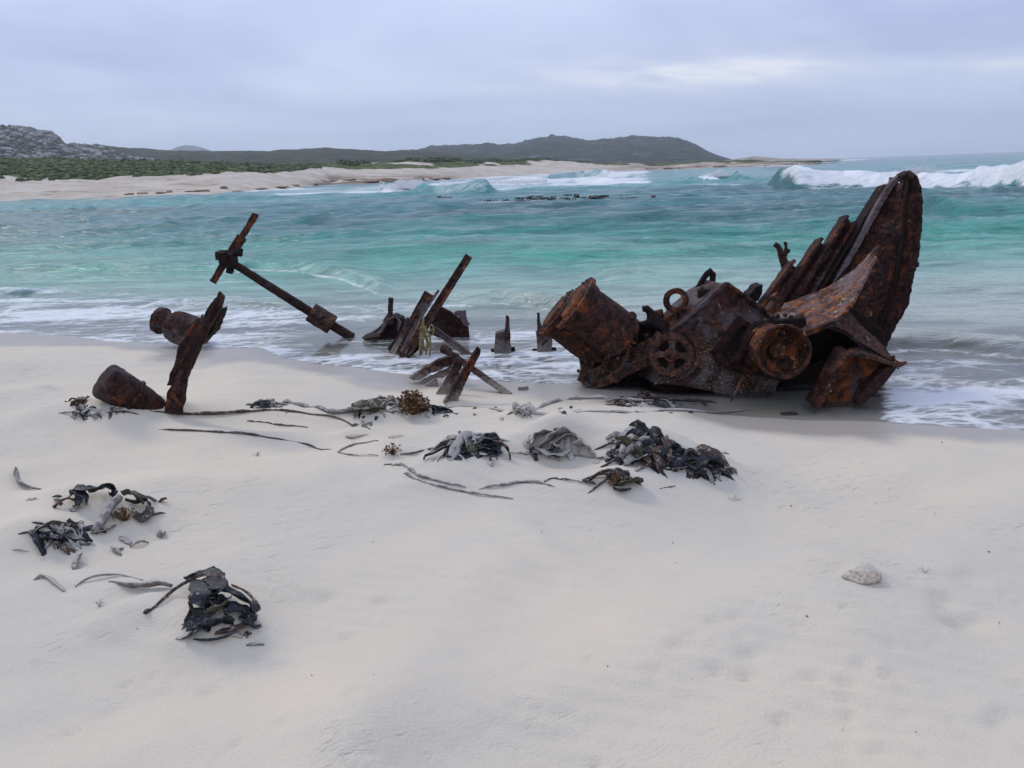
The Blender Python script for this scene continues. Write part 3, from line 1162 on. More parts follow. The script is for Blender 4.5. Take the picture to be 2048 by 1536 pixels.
def build_coast():
    az = np.linspace(_cz[0, 0], _cz[-1, 0], 520)
    rs = np.concatenate([np.linspace(115, 420, 170), np.linspace(430, 900, 20)])
    A_, Rr = np.meshgrid(az, rs)
    Z, t1, t2 = coast_z(A_, Rr)
    X, Y = Rr * np.sin(A_), Rr * np.cos(A_)
    px = 1024 + F * 0
    colx = np.interp(A_, _cz[:, 0], [q[0] for q in _coast])
    sc = smooth(-.04, .08, t2 + .06 * fbm(X * .09, Y * .09, 3, 71) - .02)
    sc = sc * smooth(.0, .03, t2)
    dunes = smooth(560, 660, colx)
    sandy = smooth(.05, .45, fbm(X * .06, Y * .06, 4, 72) + .25 * (1 - t2))
    sc = sc * (1 - dunes * .75 * sandy * smooth(1.0, .7, t2))
    sc = np.where(colx > 1180, np.maximum(sc * .8, .62 * smooth(.1, .7, t2)), sc)
    m, n, l, b, o = new_mat('coast')
    g = G(n, l)
    p = g.pos()
    s_ = g.attr('scrub')
    sm = g.rng(g.math('ADD', s_, g.math('MULTIPLY', g.math('SUBTRACT', g.noise(p, .22, 6, .7), .5), .9)), .38, .62)
    sand = g.mix(g.rng(g.noise(p, .12, 5, .6), .35, .65), (.52, .465, .395), (.45, .385, .315))
    deb = g.noise(g.vmul(p, (.15, .5, .5)), 1.0, 7, .75)
    sand = g.mix(g.rng(deb, .54, .62, 0, .7), sand, (.20, .13, .085))
    veg = g.mix(g.rng(g.noise(p, .35, 7, .7), .35, .65), (.028, .050, .018), (.115, .138, .045))
    veg = g.mix(g.rng(g.noise(p, .07, 4), .5, .7, 0, .5), veg, (.09, .075, .045))
    sand = g.mix(g.math('MULTIPLY', g.attr('rocky'), g.rng(g.noise(g.vmul(p, (.10, .25, .4)), 1.0, 6, .7), .40, .56)), sand, (.19, .135, .10))
    g.put(b.inputs['Base Color'], g.mix(sm, sand, veg))
    b.inputs['Roughness'].default_value = .95
    b.inputs['Specular IOR Level'].default_value = .1
    g.put(b.inputs['Normal'], g.bump(g.noise(p, .6, 6, .7), .8, .8))
    grid_obj('far_coast', X, Y, Z, m, {'scrub': sc, 'rocky': np.maximum(smooth(1150, 1300, colx) * .85, smooth(560, 660, colx) * smooth(960, 860, colx) * smooth(.75, .2, t1))})


build_coast()


def mat_hill(name, c1, c2, rock, amt, sc, bare=(.11, .105, .10)):
    m, n, l, b, o = new_mat(name)
    g = G(n, l)
    p = g.pos()
    a = g.noise(p, .03 * sc, 8, .68, .3)
    c = g.mix(g.rng(a, .36, .64), c1, c2)
    rk = g.noise(g.vmul(p, (1, 1, 2.4)), .075 * sc, 9, .74, .4)
    c = g.mix(g.rng(rk, .64 - amt * .2, .76 - amt * .2, 0, .85), c, rock)
    rk2 = g.voro(p, .3 * sc, 'F1')
    c = g.mix(g.rng(rk2, .5, .2, 0, amt * .5), c, bare)
    g.put(b.inputs['Base Color'], c)
    b.inputs['Roughness'].default_value = .95
    b.inputs['Specular IOR Level'].default_value = .08
    g.put(b.inputs['Normal'], g.bump(g.math('ADD', g.math('MULTIPLY', rk, 1.0), g.math('MULTIPLY', a, 1.2)), .9, 9 / sc))
    return m


def hill(name, crest, r_b, r_c, z_b, mat, nrow=54, ncol=360, rough=.05, jag=.02, power=1.0, nz=.02, seed=1):
    px = np.linspace(crest[0][0], crest[-1][0], ncol)
    cy = np.interp(px, [q[0] for q in crest], [q[1] for q in crest])
    C = np.array([far(a, b, r_c) for a, b in zip(px, cy)])
    az = np.arctan2(C[:, 0], C[:, 1])
    zc = C[:, 2]
    t = np.linspace(0, 1.35, nrow)[:, None]
    rr = r_b + (r_c - r_b) * t
    hgt = np.maximum(zc - z_b, .5)
    pr = np.where(t < 1, np.clip(t, 0, 1) ** power, 1 - ((t - 1) / .35) ** 2 * 1.0)
    Z = z_b + hgt * pr
    A_ = np.repeat(az[None], nrow, 0)
    X, Y = rr * np.sin(A_), rr * np.cos(A_)
    k = hgt[None] * np.clip(t, 0, 1) ** .4
    Z = Z + k * (rough * fbm(X * nz, Y * nz, 5, seed, .6)) * (1 - .9 * smooth(.7, 1.0, t))
    Z = Z + jag * k * fbm(X * nz * 9, Y * nz * 9, 4, seed + 3, .65)
    o = grid_obj(name, X, Y, Z, mat)
    return o


H_LEFT = [(-1100, 215), (-700, 236), (-400, 240), (-200, 232), (-80, 250), (0, 254), (40, 252), (70, 262), (100, 266), (130, 288), (165, 290), (205, 293), (232, 306),
          (290, 316), (360, 327), (430, 334), (520, 340)]
MAT['hill_rocky'] = mat_hill('hill_rocky', (.022, .028, .020), (.055, .055, .045), (.20, .195, .19), .85, 4.5)
hill('rocky_hill', H_LEFT, 335, 520, 6.0, MAT['hill_rocky'], rough=.10, jag=.075, power=.9, nz=.022, seed=3)
H_MID = [(-1100, 262), (-300, 280), (100, 288), (190, 291), (230, 293), (280, 297), (330, 300), (440, 303), (540, 301), (600, 298), (650, 295), (700, 298), (760, 302), (820, 301),
         (900, 305), (980, 312), (1080, 320), (1200, 327)]
MAT['hill_mid'] = mat_hill('hill_mid', (.026, .038, .020), (.085, .085, .050), (.22, .22, .21), .45, 1.2)
hill('low_ridge', H_MID, 520, 1000, 4.0, MAT['hill_mid'], rough=.07, jag=.035, power=.85, nz=.008, seed=8)
H_HEAD = [(700, 318), (780, 303), (830, 299), (870, 292), (890, 290), (940, 290), (975, 288), (1000, 290), (1030, 287), (1060, 281), (1085, 275), (1105, 271), (1125, 273), (1145, 277),
          (1180, 282), (1200, 280), (1230, 277), (1262, 270), (1285, 274), (1320, 275), (1352, 275), (1375, 281), (1395, 291), (1415, 302), (1440, 312), (1470, 320), (1520, 325)]
MAT['hill_head'] = mat_hill('hill_head', (.022, .031, .024), (.060, .063, .048), (.19, .19, .185), .55, .55)
hill('headland', H_HEAD, 950, 1750, 3.0, MAT['hill_head'], rough=.16, jag=.07, power=.8, nz=.004, seed=12)
H_DUNE = [(1400, 324), (1440, 322), (1470, 318), (1490, 315), (1512, 312), (1540, 315), (1565, 317), (1600, 317.5), (1640, 317), (1680, 317)]
MAT['dune_far'] = mat_simple('dune_far', (.10, .11, .07), (.42, .36, .30), .06, .95, .3, .8)
hill('distant_dune', H_DUNE, 600, 760, 1.0, MAT['dune_far'], nrow=24, ncol=160, rough=.08, jag=.03, nz=.02, seed=22)
H_PEAK = [(300, 306), (338, 301), (350, 295), (360, 291), (372, 289.5), (392, 292), (405, 296), (425, 302), (470, 306)]
hill('distant_peak', H_PEAK, 4000, 4500, 60.0, MAT['hill_head'], nrow=20, ncol=80, rough=.04, jag=.02, nz=.002, seed=30)


# boulders on the rocky hill, rock ledges, dune scrub
def rock_mesh(name, seed, sub=2, flat=.7):
    bm = bmesh.new()
    bmesh.ops.create_icosphere(bm, subdivisions=sub, radius=1.0)
    rg = np.random.default_rng(seed)
    pl = rg.normal(size=(9, 3)); pl /= np.linalg.norm(pl, axis=1)[:, None]
    dd = rg.uniform(.55, .9, 9)
    for v in bm.verts:
        c = np.array(v.co)
        for q, d in zip(pl, dd):
            e = c @ q - d
            if e > 0:
                c = c - q * e * .95
        v.co = (c[0] * 1.1, c[1], c[2] * flat)
    me = bpy.data.meshes.new(name)
    bm.to_mesh(me); bm.free()
    return me


MAT['boulder'] = mat_simple('boulder', (.13, .125, .12), (.33, .32, .30), .9, .9, .7, .4)
MAT['ledge'] = mat_simple('ledge', (.13, .085, .058), (.33, .23, .155), .8, .9, .8, .35, stretch=(.5, .5, 3.0))
MAT['leaf'] = mat_simple('leaf', (.020, .036, .013), (.10, .115, .040), .22, .9, .5, .3)
rocks = [rock_mesh('boulder', i, 2, .75) for i in range(6)]
for me in rocks:
    me.materials.append(MAT['boulder'])


def hill_height(px_, t, crest, r_b, r_c, z_b, power):
    cy = np.interp(px_, [q[0] for q in crest], [q[1] for q in crest])
    c = far(px_, cy, r_c)
    az = math.atan2(c[0], c[1])
    r_ = r_b + (r_c - r_b) * t
    z = z_b + max(c[2] - z_b, .5) * t ** power
    return np.array([r_ * math.sin(az), r_ * math.cos(az), z])


rg = random.Random(11)
cand = []
for k in range(1500):
    x = rg.uniform(-260, 460)
    t = rg.random() ** .8
    s_ = rg.uniform(.5, 1) * rg.choice([.9, 1.3, 1.3, 2.1, 3.0])
    if x > 210:
        s_ *= .8
        if rg.random() < .35:
            continue
    cand.append((x, t, s_))
cand.sort(key=lambda q: -q[2])
inview = [c for c in cand if c[0] > -10]
rest = [c for c in cand if c[0] <= -10]
for i, (x, t, s_) in enumerate(inview[:210]):
    p = hill_height(x, t, H_LEFT, 335, 520, 6.0, .9)
    o = bpy.data.objects.new('boulder', rg.choice(rocks))
    COL.objects.link(o)
    o.location = (p[0], p[1], p[2] - s_ * .12)
    o.rotation_euler = (rg.uniform(-.4, .4), rg.uniform(-.4, .4), rg.uniform(0, 6))
    o.scale = (s_ * rg.uniform(.9, 1.5), s_, s_ * rg.uniform(.7, 1.1))
    tag(o, 'grey boulder strewn on the rocky hillside at far left', 'boulder', 'boulders on the rocky hillside')
V, Fc = [], []
src = [([np.array(v.co) for v in me.vertices], [tuple(p.vertices) for p in me.polygons]) for me in [rock_mesh('small_rock', 40 + i, 1, .7) for i in range(3)]]
for (x, t, s_) in inview[210:] + rest:
    p = hill_height(x, t, H_LEFT, 335, 520, 6.0, .9)
    v, f = rg.choice(src)
    a = rg.uniform(0, 6)
    k = len(V)
    ca, sa = math.cos(a), math.sin(a)
    for q in v:
        V.append((p[0] + s_ * 1.2 * (q[0] * ca - q[1] * sa), p[1] + s_ * (q[0] * sa + q[1] * ca), p[2] + s_ * q[2]))
    Fc += [tuple(i + k for i in q) for q in f]
tag(link('hillside_rubble', mesh('hillside_rubble', V, Fc), 'boulder'), 'small grey stones scattered between the boulders of the far left hill', 'rubble', kind='stuff')

# flat ledges along the far waterline
led = [(258, 388, 16, 3.5), (285, 386, 22, 4.5), (320, 385, 18, 3), (338, 386.5, 12, 5), (395, 383, 20, 3.5), (378, 385, 14, 2.5), (412, 381.5, 16, 4), (448, 380, 14, 5.5), (472, 379, 24, 4.5),
       (520, 377, 28, 4), (560, 375, 30, 4), (590, 373, 20, 3), (630, 371, 26, 4), (664, 369, 24, 5), (700, 367, 24, 4), (742, 366, 30, 7), (778, 363, 34, 9), (808, 359, 30, 9), (835, 356, 26, 6),
       (868, 361, 26, 3), (890, 352, 24, 3.5), (1300, 341, 24, 3), (1335, 340, 24, 4), (1358, 340, 18, 4), (1400, 338, 20, 3), (1440, 336, 24, 5), (1545, 330, 34, 3), (1580, 329, 30, 3), (1620, 327, 36, 3), (1660, 325, 30, 2.4)]
lm = [rock_mesh('rock_ledge', 80 + i, 2, .6) for i in range(5)]
for me in lm:
    me.materials.append(MAT['ledge'])
where = ['left of the beach', 'at the centre of the far shore', 'on the point at right']
for i, (x, y, w_, h_) in enumerate(led):
    p = Wz(x, y + 1, 0.0)
    r_ = math.hypot(p[0], p[1])
    az_ = math.atan2(p[0], p[1])
    r_ = float(np.interp(az_, _cz[:, 0], _cz[:, 1])) + rg.uniform(0, 7)
    p = np.array([r_ * math.sin(az_), r_ * math.cos(az_), 0])
    s_ = r_ / F
    o = bpy.data.objects.new('rock_ledge', lm[i % 5])
    COL.objects.link(o)
    zt = float(coast_z(np.array([math.atan2(p[0], p[1])]), np.array([math.hypot(p[0], p[1])]))[0][0])
    o.location = (p[0], p[1], max(zt, 0.0) + .1)
    o.scale = (w_ * s_ * .52, w_ * s_ * .6, h_ * s_ * 1.1)
    o.rotation_euler = (0, 0, rg.uniform(-.25, .25))
    lab = ('flat brown rock ledge at the water edge of the left far beach' if x < 620 else
           'brown rock ledge below the far dunes behind the breaker' if x < 1200 else 'low brown rock on the distant point at right')
    tag(o, lab, 'rock', 'rock ledges along the far shore ' + ('left' if x < 620 else 'centre' if x < 1200 else 'right'))


def bush_mesh(name, seed, n=150):
    rg_ = np.random.default_rng(seed)
    V, Fc = [], []
    bm = bmesh.new()
    bmesh.ops.create_icosphere(bm, subdivisions=2, radius=1.0)
    cs = [np.array([rg_.uniform(-.55, .55), rg_.uniform(-.5, .5), rg_.uniform(0, .35)]) for _ in range(6)]
    for v in bm.verts:
        c = np.array(v.co)
        r_ = .72 + .38 * float(fbm(np.array([c[0] * 2.2 + seed]), np.array([c[1] * 2.2 + c[2] * 1.7]), 3, seed)[0])
        v.co = c * r_ * np.array([1, 1, .72])
    V = [tuple(v.co) for v in bm.verts]; Fc = [tuple(v.index for v in f.verts) for f in bm.faces]
    bm.free()
    for k in range(n):
        d = rg_.normal(size=3); d[2] = abs(d[2]); d /= np.linalg.norm(d)
        c = d * rg_.uniform(.7, 1.08) * np.array([1, 1, .75])
        a = rg_.normal(size=3) * .13; b = rg_.normal(size=3) * .13
        i = len(V)
        V += [tuple(c), tuple(c + a), tuple(c + b)]
        Fc.append((i, i + 1, i + 2))
    return mesh(name, V, Fc)


bushes = [bush_mesh('dune_bush', i) for i in range(4)]
for me in bushes:
    me.materials.append(MAT['leaf'])


def coast_pt(px_, r_):
    d = ray(px_, 335)
    az = math.atan2(d[0], d[1])
    z = float(coast_z(np.array([az]), np.array([float(r_)]))[0][0])
    return np.array([r_ * math.sin(az), r_ * math.cos(az), z])


bl = [(588, 290, 2.2), (606, 280, 3.0), (622, 278, 2.8), (640, 262, 2.6), (690, 262, 3.2), (705, 258, 3.0), (722, 262, 3.4), (738, 275, 2.6), (800, 285, 4), (826, 280, 5), (845, 288, 5), (868, 296, 4.6),
      (890, 300, 4.2), (912, 306, 3.6), (935, 318, 3.6), (952, 325, 3.8), (985, 350, 3.6), (1010, 352, 3.6), (1035, 366, 3.2), (1056, 378, 4.2), (1082, 390, 4.4), (1105, 396, 4.4), (1130, 402, 4), (1150, 408, 3.6), (1172, 414, 3), (1192, 418, 2.4)]
for i, (x, r_, s_) in enumerate(bl):
    p = coast_pt(x, r_)
    o = bpy.data.objects.new('dune_bush', bushes[i % 4])
    COL.objects.link(o)
    o.location = (p[0], p[1], p[2] - .2)
    o.scale = (s_ * rg.uniform(.9, 1.3), s_, s_ * rg.uniform(.35, .5))
    o.rotation_euler = (0, 0, rg.uniform(0, 6))
    tag(o, 'low dark green bush on the pale sand dunes of the far shore', 'bush', 'bushes on the far dunes')
# the continuous scrub behind the left beach
V, Fc = [], []
for k in range(4200):
    x = rg.uniform(-420, 640)
    r1, z1, r2 = [np.interp(x, [q[0] for q in _coast], [q[j] for q in _coast]) for j in (2, 3, 4)]
    r_ = r1 + (r2 - r1) * (rg.random() ** .9) + 3
    p = coast_pt(x, r_)
    s_ = rg.uniform(.45, 1.25)
    hh = rg.uniform(.3, .75)
    i = len(V)
    m_ = 5
    for j in range(m_):
        a = 2 * math.pi * j / m_ + rg.random()
        V.append((p[0] + s_ * math.cos(a) * rg.uniform(.7, 1.3), p[1] + s_ * math.sin(a), p[2] - .2))
    for j in range(m_):
        a = 2 * math.pi * j / m_ + rg.random()
        V.append((p[0] + .75 * s_ * math.cos(a), p[1] + .75 * s_ * math.sin(a), p[2] + hh * rg.uniform(.5, .9)))
    V.append((p[0] + rg.uniform(-.2, .2), p[1], p[2] + hh * 1.1))
    for j in range(m_):
        j2 = (j + 1) % m_
        Fc += [(i + j, i + j2, i + m_ + j2, i + m_ + j), (i + m_ + j, i + m_ + j2, i + 2 * m_)]
tag(link('coastal_scrub', mesh('coastal_scrub', V, Fc), 'leaf'), 'low green scrub covering the flat behind the far left beach', 'scrub', kind='stuff')

# heads of kelp breaking the surface
MAT['kelp_sea'] = mat_simple('kelp_sea', (.012, .010, .010), (.05, .028, .022), 2, .35, .4, .1)


def kelp_head(seed):
    rg_ = random.Random(seed)
    vf = []
    for k in range(5):
        a = rg_.uniform(0, 6); L = rg_.uniform(.15, .4)
        c = np.array([rg_.uniform(-.3, .3), rg_.uniform(-.2, .2), 0])
        pth = [c + np.array([0, 0, -.12]), c + np.array([L * .3 * math.cos(a), L * .3 * math.sin(a), rg_.uniform(.08, .2)]),
               c + np.array([L * .8 * math.cos(a), L * .6 * math.sin(a), rg_.uniform(.05, .22)]), c + np.array([L * 1.5 * math.cos(a), L * math.sin(a), -.08])]
        vf.append(tube(pth, [.04, .07, .06, .03], 6))
    return mesh('floating_kelp', *join(*vf), True)


kh = [kelp_head(i) for i in range(4)]
for me in kh:
    me.materials.append(MAT['kelp_sea'])
spots = [(878, 397), (890, 398), (902, 397), (944, 400), (960, 400.5), (982, 401), (1018, 399), (1035, 398), (1044, 397), (1056, 396.5), (1066, 396), (1074, 395.5), (1084, 396), (1096, 394), (1106, 395),
         (1042, 402), (1064, 401), (1074, 401.5), (1086, 399), (1098, 398), (1108, 399), (1112, 393), (1122, 392.5), (1136, 392), (1142, 391), (1152, 390.5), (1162, 389.5), (1164, 392), (1158, 396), (1184, 392), (1170, 397), (1182, 397),
         (1194, 397), (1206, 397), (1214, 392), (1240, 393), (1248, 398), (1256, 398.5), (1270, 397), (1298, 395), (1312, 394), (1136, 400), (1126, 396)]
for i, (x, y) in enumerate(spots):
    p = Wz(x + rg.uniform(-5, 5), y + rg.uniform(-2.2, 2.2))
    o = bpy.data.objects.new('floating_kelp', kh[i % 4])
    COL.objects.link(o)
    o.location = (p[0], p[1], .02)
    s_ = rg.choice((.5, .7, .9, 1.2, 1.6))
    o.scale = (s_ * rg.uniform(.6, 1.3), s_ * .9, s_ * rg.uniform(.25, .55))
    o.rotation_euler = (0, 0, rg.uniform(-.6, .6))
    tag(o, 'dark clump of kelp floating on the sea before the breakers', 'kelp', 'kelp heads floating offshore')
# ================================================================== THE WRECK
# ---- deck winch with its pair of steam cylinders
g0 = W(1400, 788, 6.75); g0[2] = 0.0
winch = thing('steam_winch', 'big rusted ship winch with drum, gear wheel and twin cylinders beside the upright bow plates', 'winch', g0)

CQ = {'pk': (1453, 568, 6.85), 'r1': (1498, 597, 6.82), 'r2': (1552, 637, 6.78), 'r3': (1566, 690, 6.72), 'r4': (1560, 760, 6.64), 'b1': (1545, 806, 6.6), 'b2': (1500, 802, 6.6), 'b3': (1465, 797, 6.6),
      'b4': (1424, 783, 6.62), 'b5': (1374, 774, 6.64), 'b6': (1310, 768, 6.66), 'l1': (1322, 720, 6.72), 'l2': (1345, 658, 6.8), 'l3': (1378, 622, 6.84), 'l4': (1415, 589, 6.85),
      'ht': (1479, 652, 6.77), 'hl': (1443, 708, 6.71), 'hb': (1462, 730, 6.69), 'hr': (1501, 665, 6.76)}
CQ = {k: W(*v) for k, v in CQ.items()}
pieces = [['pk', 'ht', 'hl', 'hb', 'b4', 'b5', 'b6', 'l1', 'l2', 'l3', 'l4'], ['pk', 'r1', 'r2', 'hr', 'ht'], ['r2', 'r3', 'r4', 'b1', 'b2', 'b3', 'b4', 'hb', 'hr']]
iron('casing', join(*[prism([CQ[k] for k in q], (-.10, .34, .0)) for q in pieces]), 'rust_casing', winch, .013, .012, .007, .12)
# lip along the ridge and down both roof edges
iron('roof_edge', join(beam(W(1341, 664, 6.78), W(1453, 566, 6.83), Rprof(.035, .05)), beam(W(1453, 566, 6.83), W(1556, 640, 6.77), Rprof(.032, .05))), 'rust_casing', winch, .011, .012)
cv = lambda a, b, y: W(a, b, y)
wf_ = [(1479, 640), (1520, 664), (1464, 738), (1430, 708)]
wy = [6.74, 6.74, 6.66, 6.68]
wi = [W(a, b, y) for (a, b), y in zip(wf_, wy)]
iron('window_frame', join(*[beam(wi[i], wi[(i + 1) % 4], Rprof(.05, .10)) for i in range(4)]), 'rust_purple', winch, .010, .012)
iron('window_shade_backing', prism(poly([(1425, 640), (1530, 640), (1530, 750), (1425, 750)], 7.12, .1, 0), (0, .03, 0)), 'rust_dark_and_shade', winch, .016)  # near-black sheet added behind the opening to paint its depth as shade
iron('bracket', join(beam(W(1509, 664, 6.62), W(1467, 728, 6.58), Rprof(.05, .09)), beam(W(1467, 728, 6.58), W(1500, 742, 6.6), Rprof(.06, .06))), 'rust_purple', winch, .010, .014)
iron('brace_rod', tube([W(1487, 752, 6.5), W(1474, 780, 6.45), W(1461, 802, 6.42)], [.010, .012, .012], 8), 'rust', winch, .007, .006, .003)
iron('bed_plate', join(prism(poly([(1300, 764), (1470, 793), (1560, 812), (1640, 812), (1640, 828), (1480, 815), (1400, 800), (1300, 776)], 6.75, .08, .006), (0, .5, 0)),
                       prism(poly([(1176, 764), (1312, 762), (1330, 785), (1250, 780), (1180, 774)], 6.95, .08, .006), (0, .4, 0))), 'rust_dark_and_shade', winch, .016, .02)

# drum: warping head facing the camera
pb, pfr = W(1537, 697, 6.66), W(1569, 704, 6.25)
L = float(np.linalg.norm(pfr - pb))
iron('drum', lathe(pb, pfr, [(0, .12), (0, .235), (.05, .24), (.08, .215), (L * .45, .205), (L * .7, .212), (L * .86, .228), (L * .95, .234), (L, .230), (L, .210), (L - .03, .198), (L - .19, .178), (L - .21, .12), (L - .21, .02)], 44),
     'rust_drum', winch, .008, .008, .005)
ax = (pfr - pb) / L
hub = iron('drum_hub', lathe(pb + ax * (L - .25), pb + ax * (L - .1), [(0, .02), (0, .075), (.07, .075), (.09, .068), (.095, .055), (.08, .03), (.07, .012)], 30), 'rust_drum', winch, .007, .008, .005)
iron('drum_collar', ringpiece(pb + ax * .03, ax, .20, .262, .03, 40), 'rust_purple', winch, .009, .012)
iron('shaft_housing', join(prism(poly([(1500, 668), (1560, 640), (1600, 655), (1618, 700), (1600, 760), (1540, 770), (1500, 740)], 6.75, .06, .01), (0, .35, 0)),
                           beam(W(1508, 652, 6.72), W(1612, 640, 6.6), Rprof(.07, .1))), 'rust_dark_and_shade', winch, .013, .02)
for (a, b, y) in ((1544, 634, 6.66), (1556, 632, 6.66), (1570, 630, 6.64), (1582, 634, 6.62), (1530, 640, 6.7), (1595, 640, 6.6)):
    bolt(winch, W(a, b, y), .024)

# gear wheel
gc = W(1343, 710, 6.46)
gax = np.array([-.22, -1, .28]); gax /= np.linalg.norm(gax)
gear = iron('gear_wheel', join(ringpiece(gc, gax, .135, .187, .035, 44), ringpiece(gc, gax, .126, .14, .016, 36)), 'rust', winch, .007, .006, .004)
aax, asx, aux = frame_of(gax)
iron('hole_shade_disc', lathe(gc - gax * .03, gc - gax * .10, [(0, .001), (0, .15), (.06, .15), (.06, .001)], 24), 'rust_dark_and_shade', gear, .010, .006)  # black disc behind the spokes, shade of the holes put into colour
iron('hub', join(lathe(gc - gax * .04, gc + gax * .07, [(0, .001), (0, .065), (.08, .06), (.085, .035), (.11, .03), (.11, .001)], 24)), 'rust_orange', gear, .007, .006, .004)
for k in range(4):
    a = R(2 + 90 * k)
    d = asx * math.cos(a) + aux * math.sin(a)
    q = asx * -math.sin(a) + aux * math.cos(a)
    w1, w2 = .030, .042
    pts = [gc + d * .04 - q * w1, gc + d * .085 - q * w1 * .9, gc + d * .145 - q * w2, gc + d * .145 + q * w2, gc + d * .085 + q * w1 * .9, gc + d * .04 + q * w1]
    iron('spoke', prism([p - gax * .016 for p in pts], gax * .034), 'rust', gear, .007, .005, .004)
th = []
for k in range(46):
    a = 2 * math.pi * k / 46
    if 30 < math.degrees(a) < 60 or 300 < math.degrees(a) < 330:
        continue
    d = asx * math.cos(a) + aux * math.sin(a)
    th.append(beam(gc + d * .178, gc + d * .212, Rprof(.016, .06), gax, .7))
for tv in th:
    part('tooth', tv, 'rust_purple', gear, False)
iron('gear_guard', ringpiece(gc + gax * .03, gax, .205, .262, .03, 26, R(112), R(205)), 'rust', winch, .008, .008, .004)
iron('gear_guard', ringpiece(gc - gax * .03 + asx * -.02, gax, .215, .27, .04, 26, R(205), R(262)), 'rust_purple', winch, .008, .01, .004)
iron('wheel_shaft', lathe(gc - gax * -.02, gc - gax * .42, [(0, .001), (0, .05), (.42, .05), (.42, .001)], 16), 'rust_dark_and_shade', winch, .012)
iron('steel_bar', beam(W(1338, 736, 6.44), W(1308, 770, 6.42), Rprof(.012, .03), (0, -1, 0), .5), 'rust_grey', winch, .006, .004, .002)

# bed girder running down to the left
iron('girder', join(beam(W(1312, 690, 6.78), W(1168, 768, 7.02), Lprof(.16, .12, .04), (0, -1, .45)),
                    beam(W(1296, 726, 6.68), W(1188, 776, 6.9), Rprof(.055, .10), (0, -1, .3)),
                    beam(W(1222, 700, 6.86), W(1190, 768, 6.86), Rprof(.05, .06)), beam(W(1262, 690, 6.78), W(1232, 766, 6.76), Rprof(.04, .05)),
                    beam(W(1180, 718, 7.05), W(1164, 764, 7.05), Rprof(.10, .05))), 'rust', winch, .011, .02, .008)
iron('girder_web', prism(poly([(1310, 690), (1330, 740), (1312, 772), (1250, 772), (1180, 766), (1215, 722)], 6.98, .06, .01), (0, .06, 0)), 'rust_dark_and_shade', winch, .014, .02)
rg = random.Random(3)
for (a, b, y, s_) in ((1242, 702, 6.80, .028), (1252, 697, 6.79, .024), (1258, 692, 6.78, .022), (1268, 686, 6.76, .024), (1236, 716, 6.74, .02), (1228, 708, 6.8, .022), (1206, 728, 6.9, .022), (1216, 720, 6.88, .02),
                   (1278, 712, 6.68, .022), (1296, 700, 6.66, .02), (1157, 742, 7.0, .02), (1188, 745, 6.9, .02), (1294, 672, 6.74, .024), (1200, 742, 6.86, .02), (1266, 726, 6.66, .018), (1248, 734, 6.7, .016)):
    bolt(winch, W(a, b, y), s_)


# the two cylinders leaning up to the left
def cylinder(cx, cy, y, Rr, L, ex, ey, dy, mat, seed):
    p0 = W(cx, cy, y)
    p1 = W(cx + ex, cy + ey, y + dy)
    d = (p1 - p0) / np.linalg.norm(p1 - p0)
    c = iron('cylinder', lathe(p0, p0 + d * L, [(0, .02), (0, Rr * 1.08), (.035, Rr * 1.09), (.05, Rr * 1.02), (.09, Rr), (.11, Rr * .93), (L * .55, Rr * .95), (L * .8, Rr * .93), (L - .03, Rr * .90), (L, Rr * .8), (L, .02)], 48), mat, winch, .011, .012, .006, .16)
    iron('flange', ringpiece(p0 + d * .005, d, Rr * .75, Rr * 1.16, .022, 44), mat, c, .009, .012, .005)
    iron('cover', lathe(p0 - d * .045, p0 + d * .03, [(0, .01), (0, Rr * .70), (.02, Rr * .78), (.06, Rr * .78), (.07, .01)], 36), 'rust_orange', c, .009, .014, .006)
    axx, sx, ux = frame_of(d)
    for k in range(14):
        a = 2 * math.pi * k / 14 + seed
        bolt(c, p0 - d * .028 + (sx * math.cos(a) + ux * math.sin(a)) * Rr * .97, .012)
    return c, p0, d, sx, ux


c2, q0, qd, qs, qu = cylinder(1114, 626, 7.20, .232, .60, 110, 84, -.02, 'rust_fin', .3)
c1, q0, qd, qs, qu = cylinder(1150, 606, 6.95, .238, .60, 110, 80, .02, 'rust', 0)
iron('pipe_stub', lathe(W(1262, 634, 6.72), W(1270, 628, 6.66), [(0, .001), (0, .04), (.03, .045), (.035, .02), (.03, .001)], 18), 'rust', c1, .007, .006, .003)
iron('cross_plate', join(prism(poly([(1115, 655), (1124, 650), (1118, 668), (1112, 668)], 6.95, .02, 0), (.02, .05, 0)), tube([W(1095, 676, 7.0), W(1088, 684, 6.98), W(1084, 692, 6.97)], [.016, .018, .010], 8)), 'rust', winch, .007)
iron('saddle', join(prism(poly([(1160, 700), (1230, 690), (1275, 668), (1300, 690), (1225, 745), (1165, 764)], 7.2, .06, .01), (0, .3, 0)),
                    prism(poly([(1275, 650), (1335, 650), (1345, 700), (1280, 712)], 7.05, .06, .01), (0, .25, 0))), 'rust_dark_and_shade', winch, .015, .02)

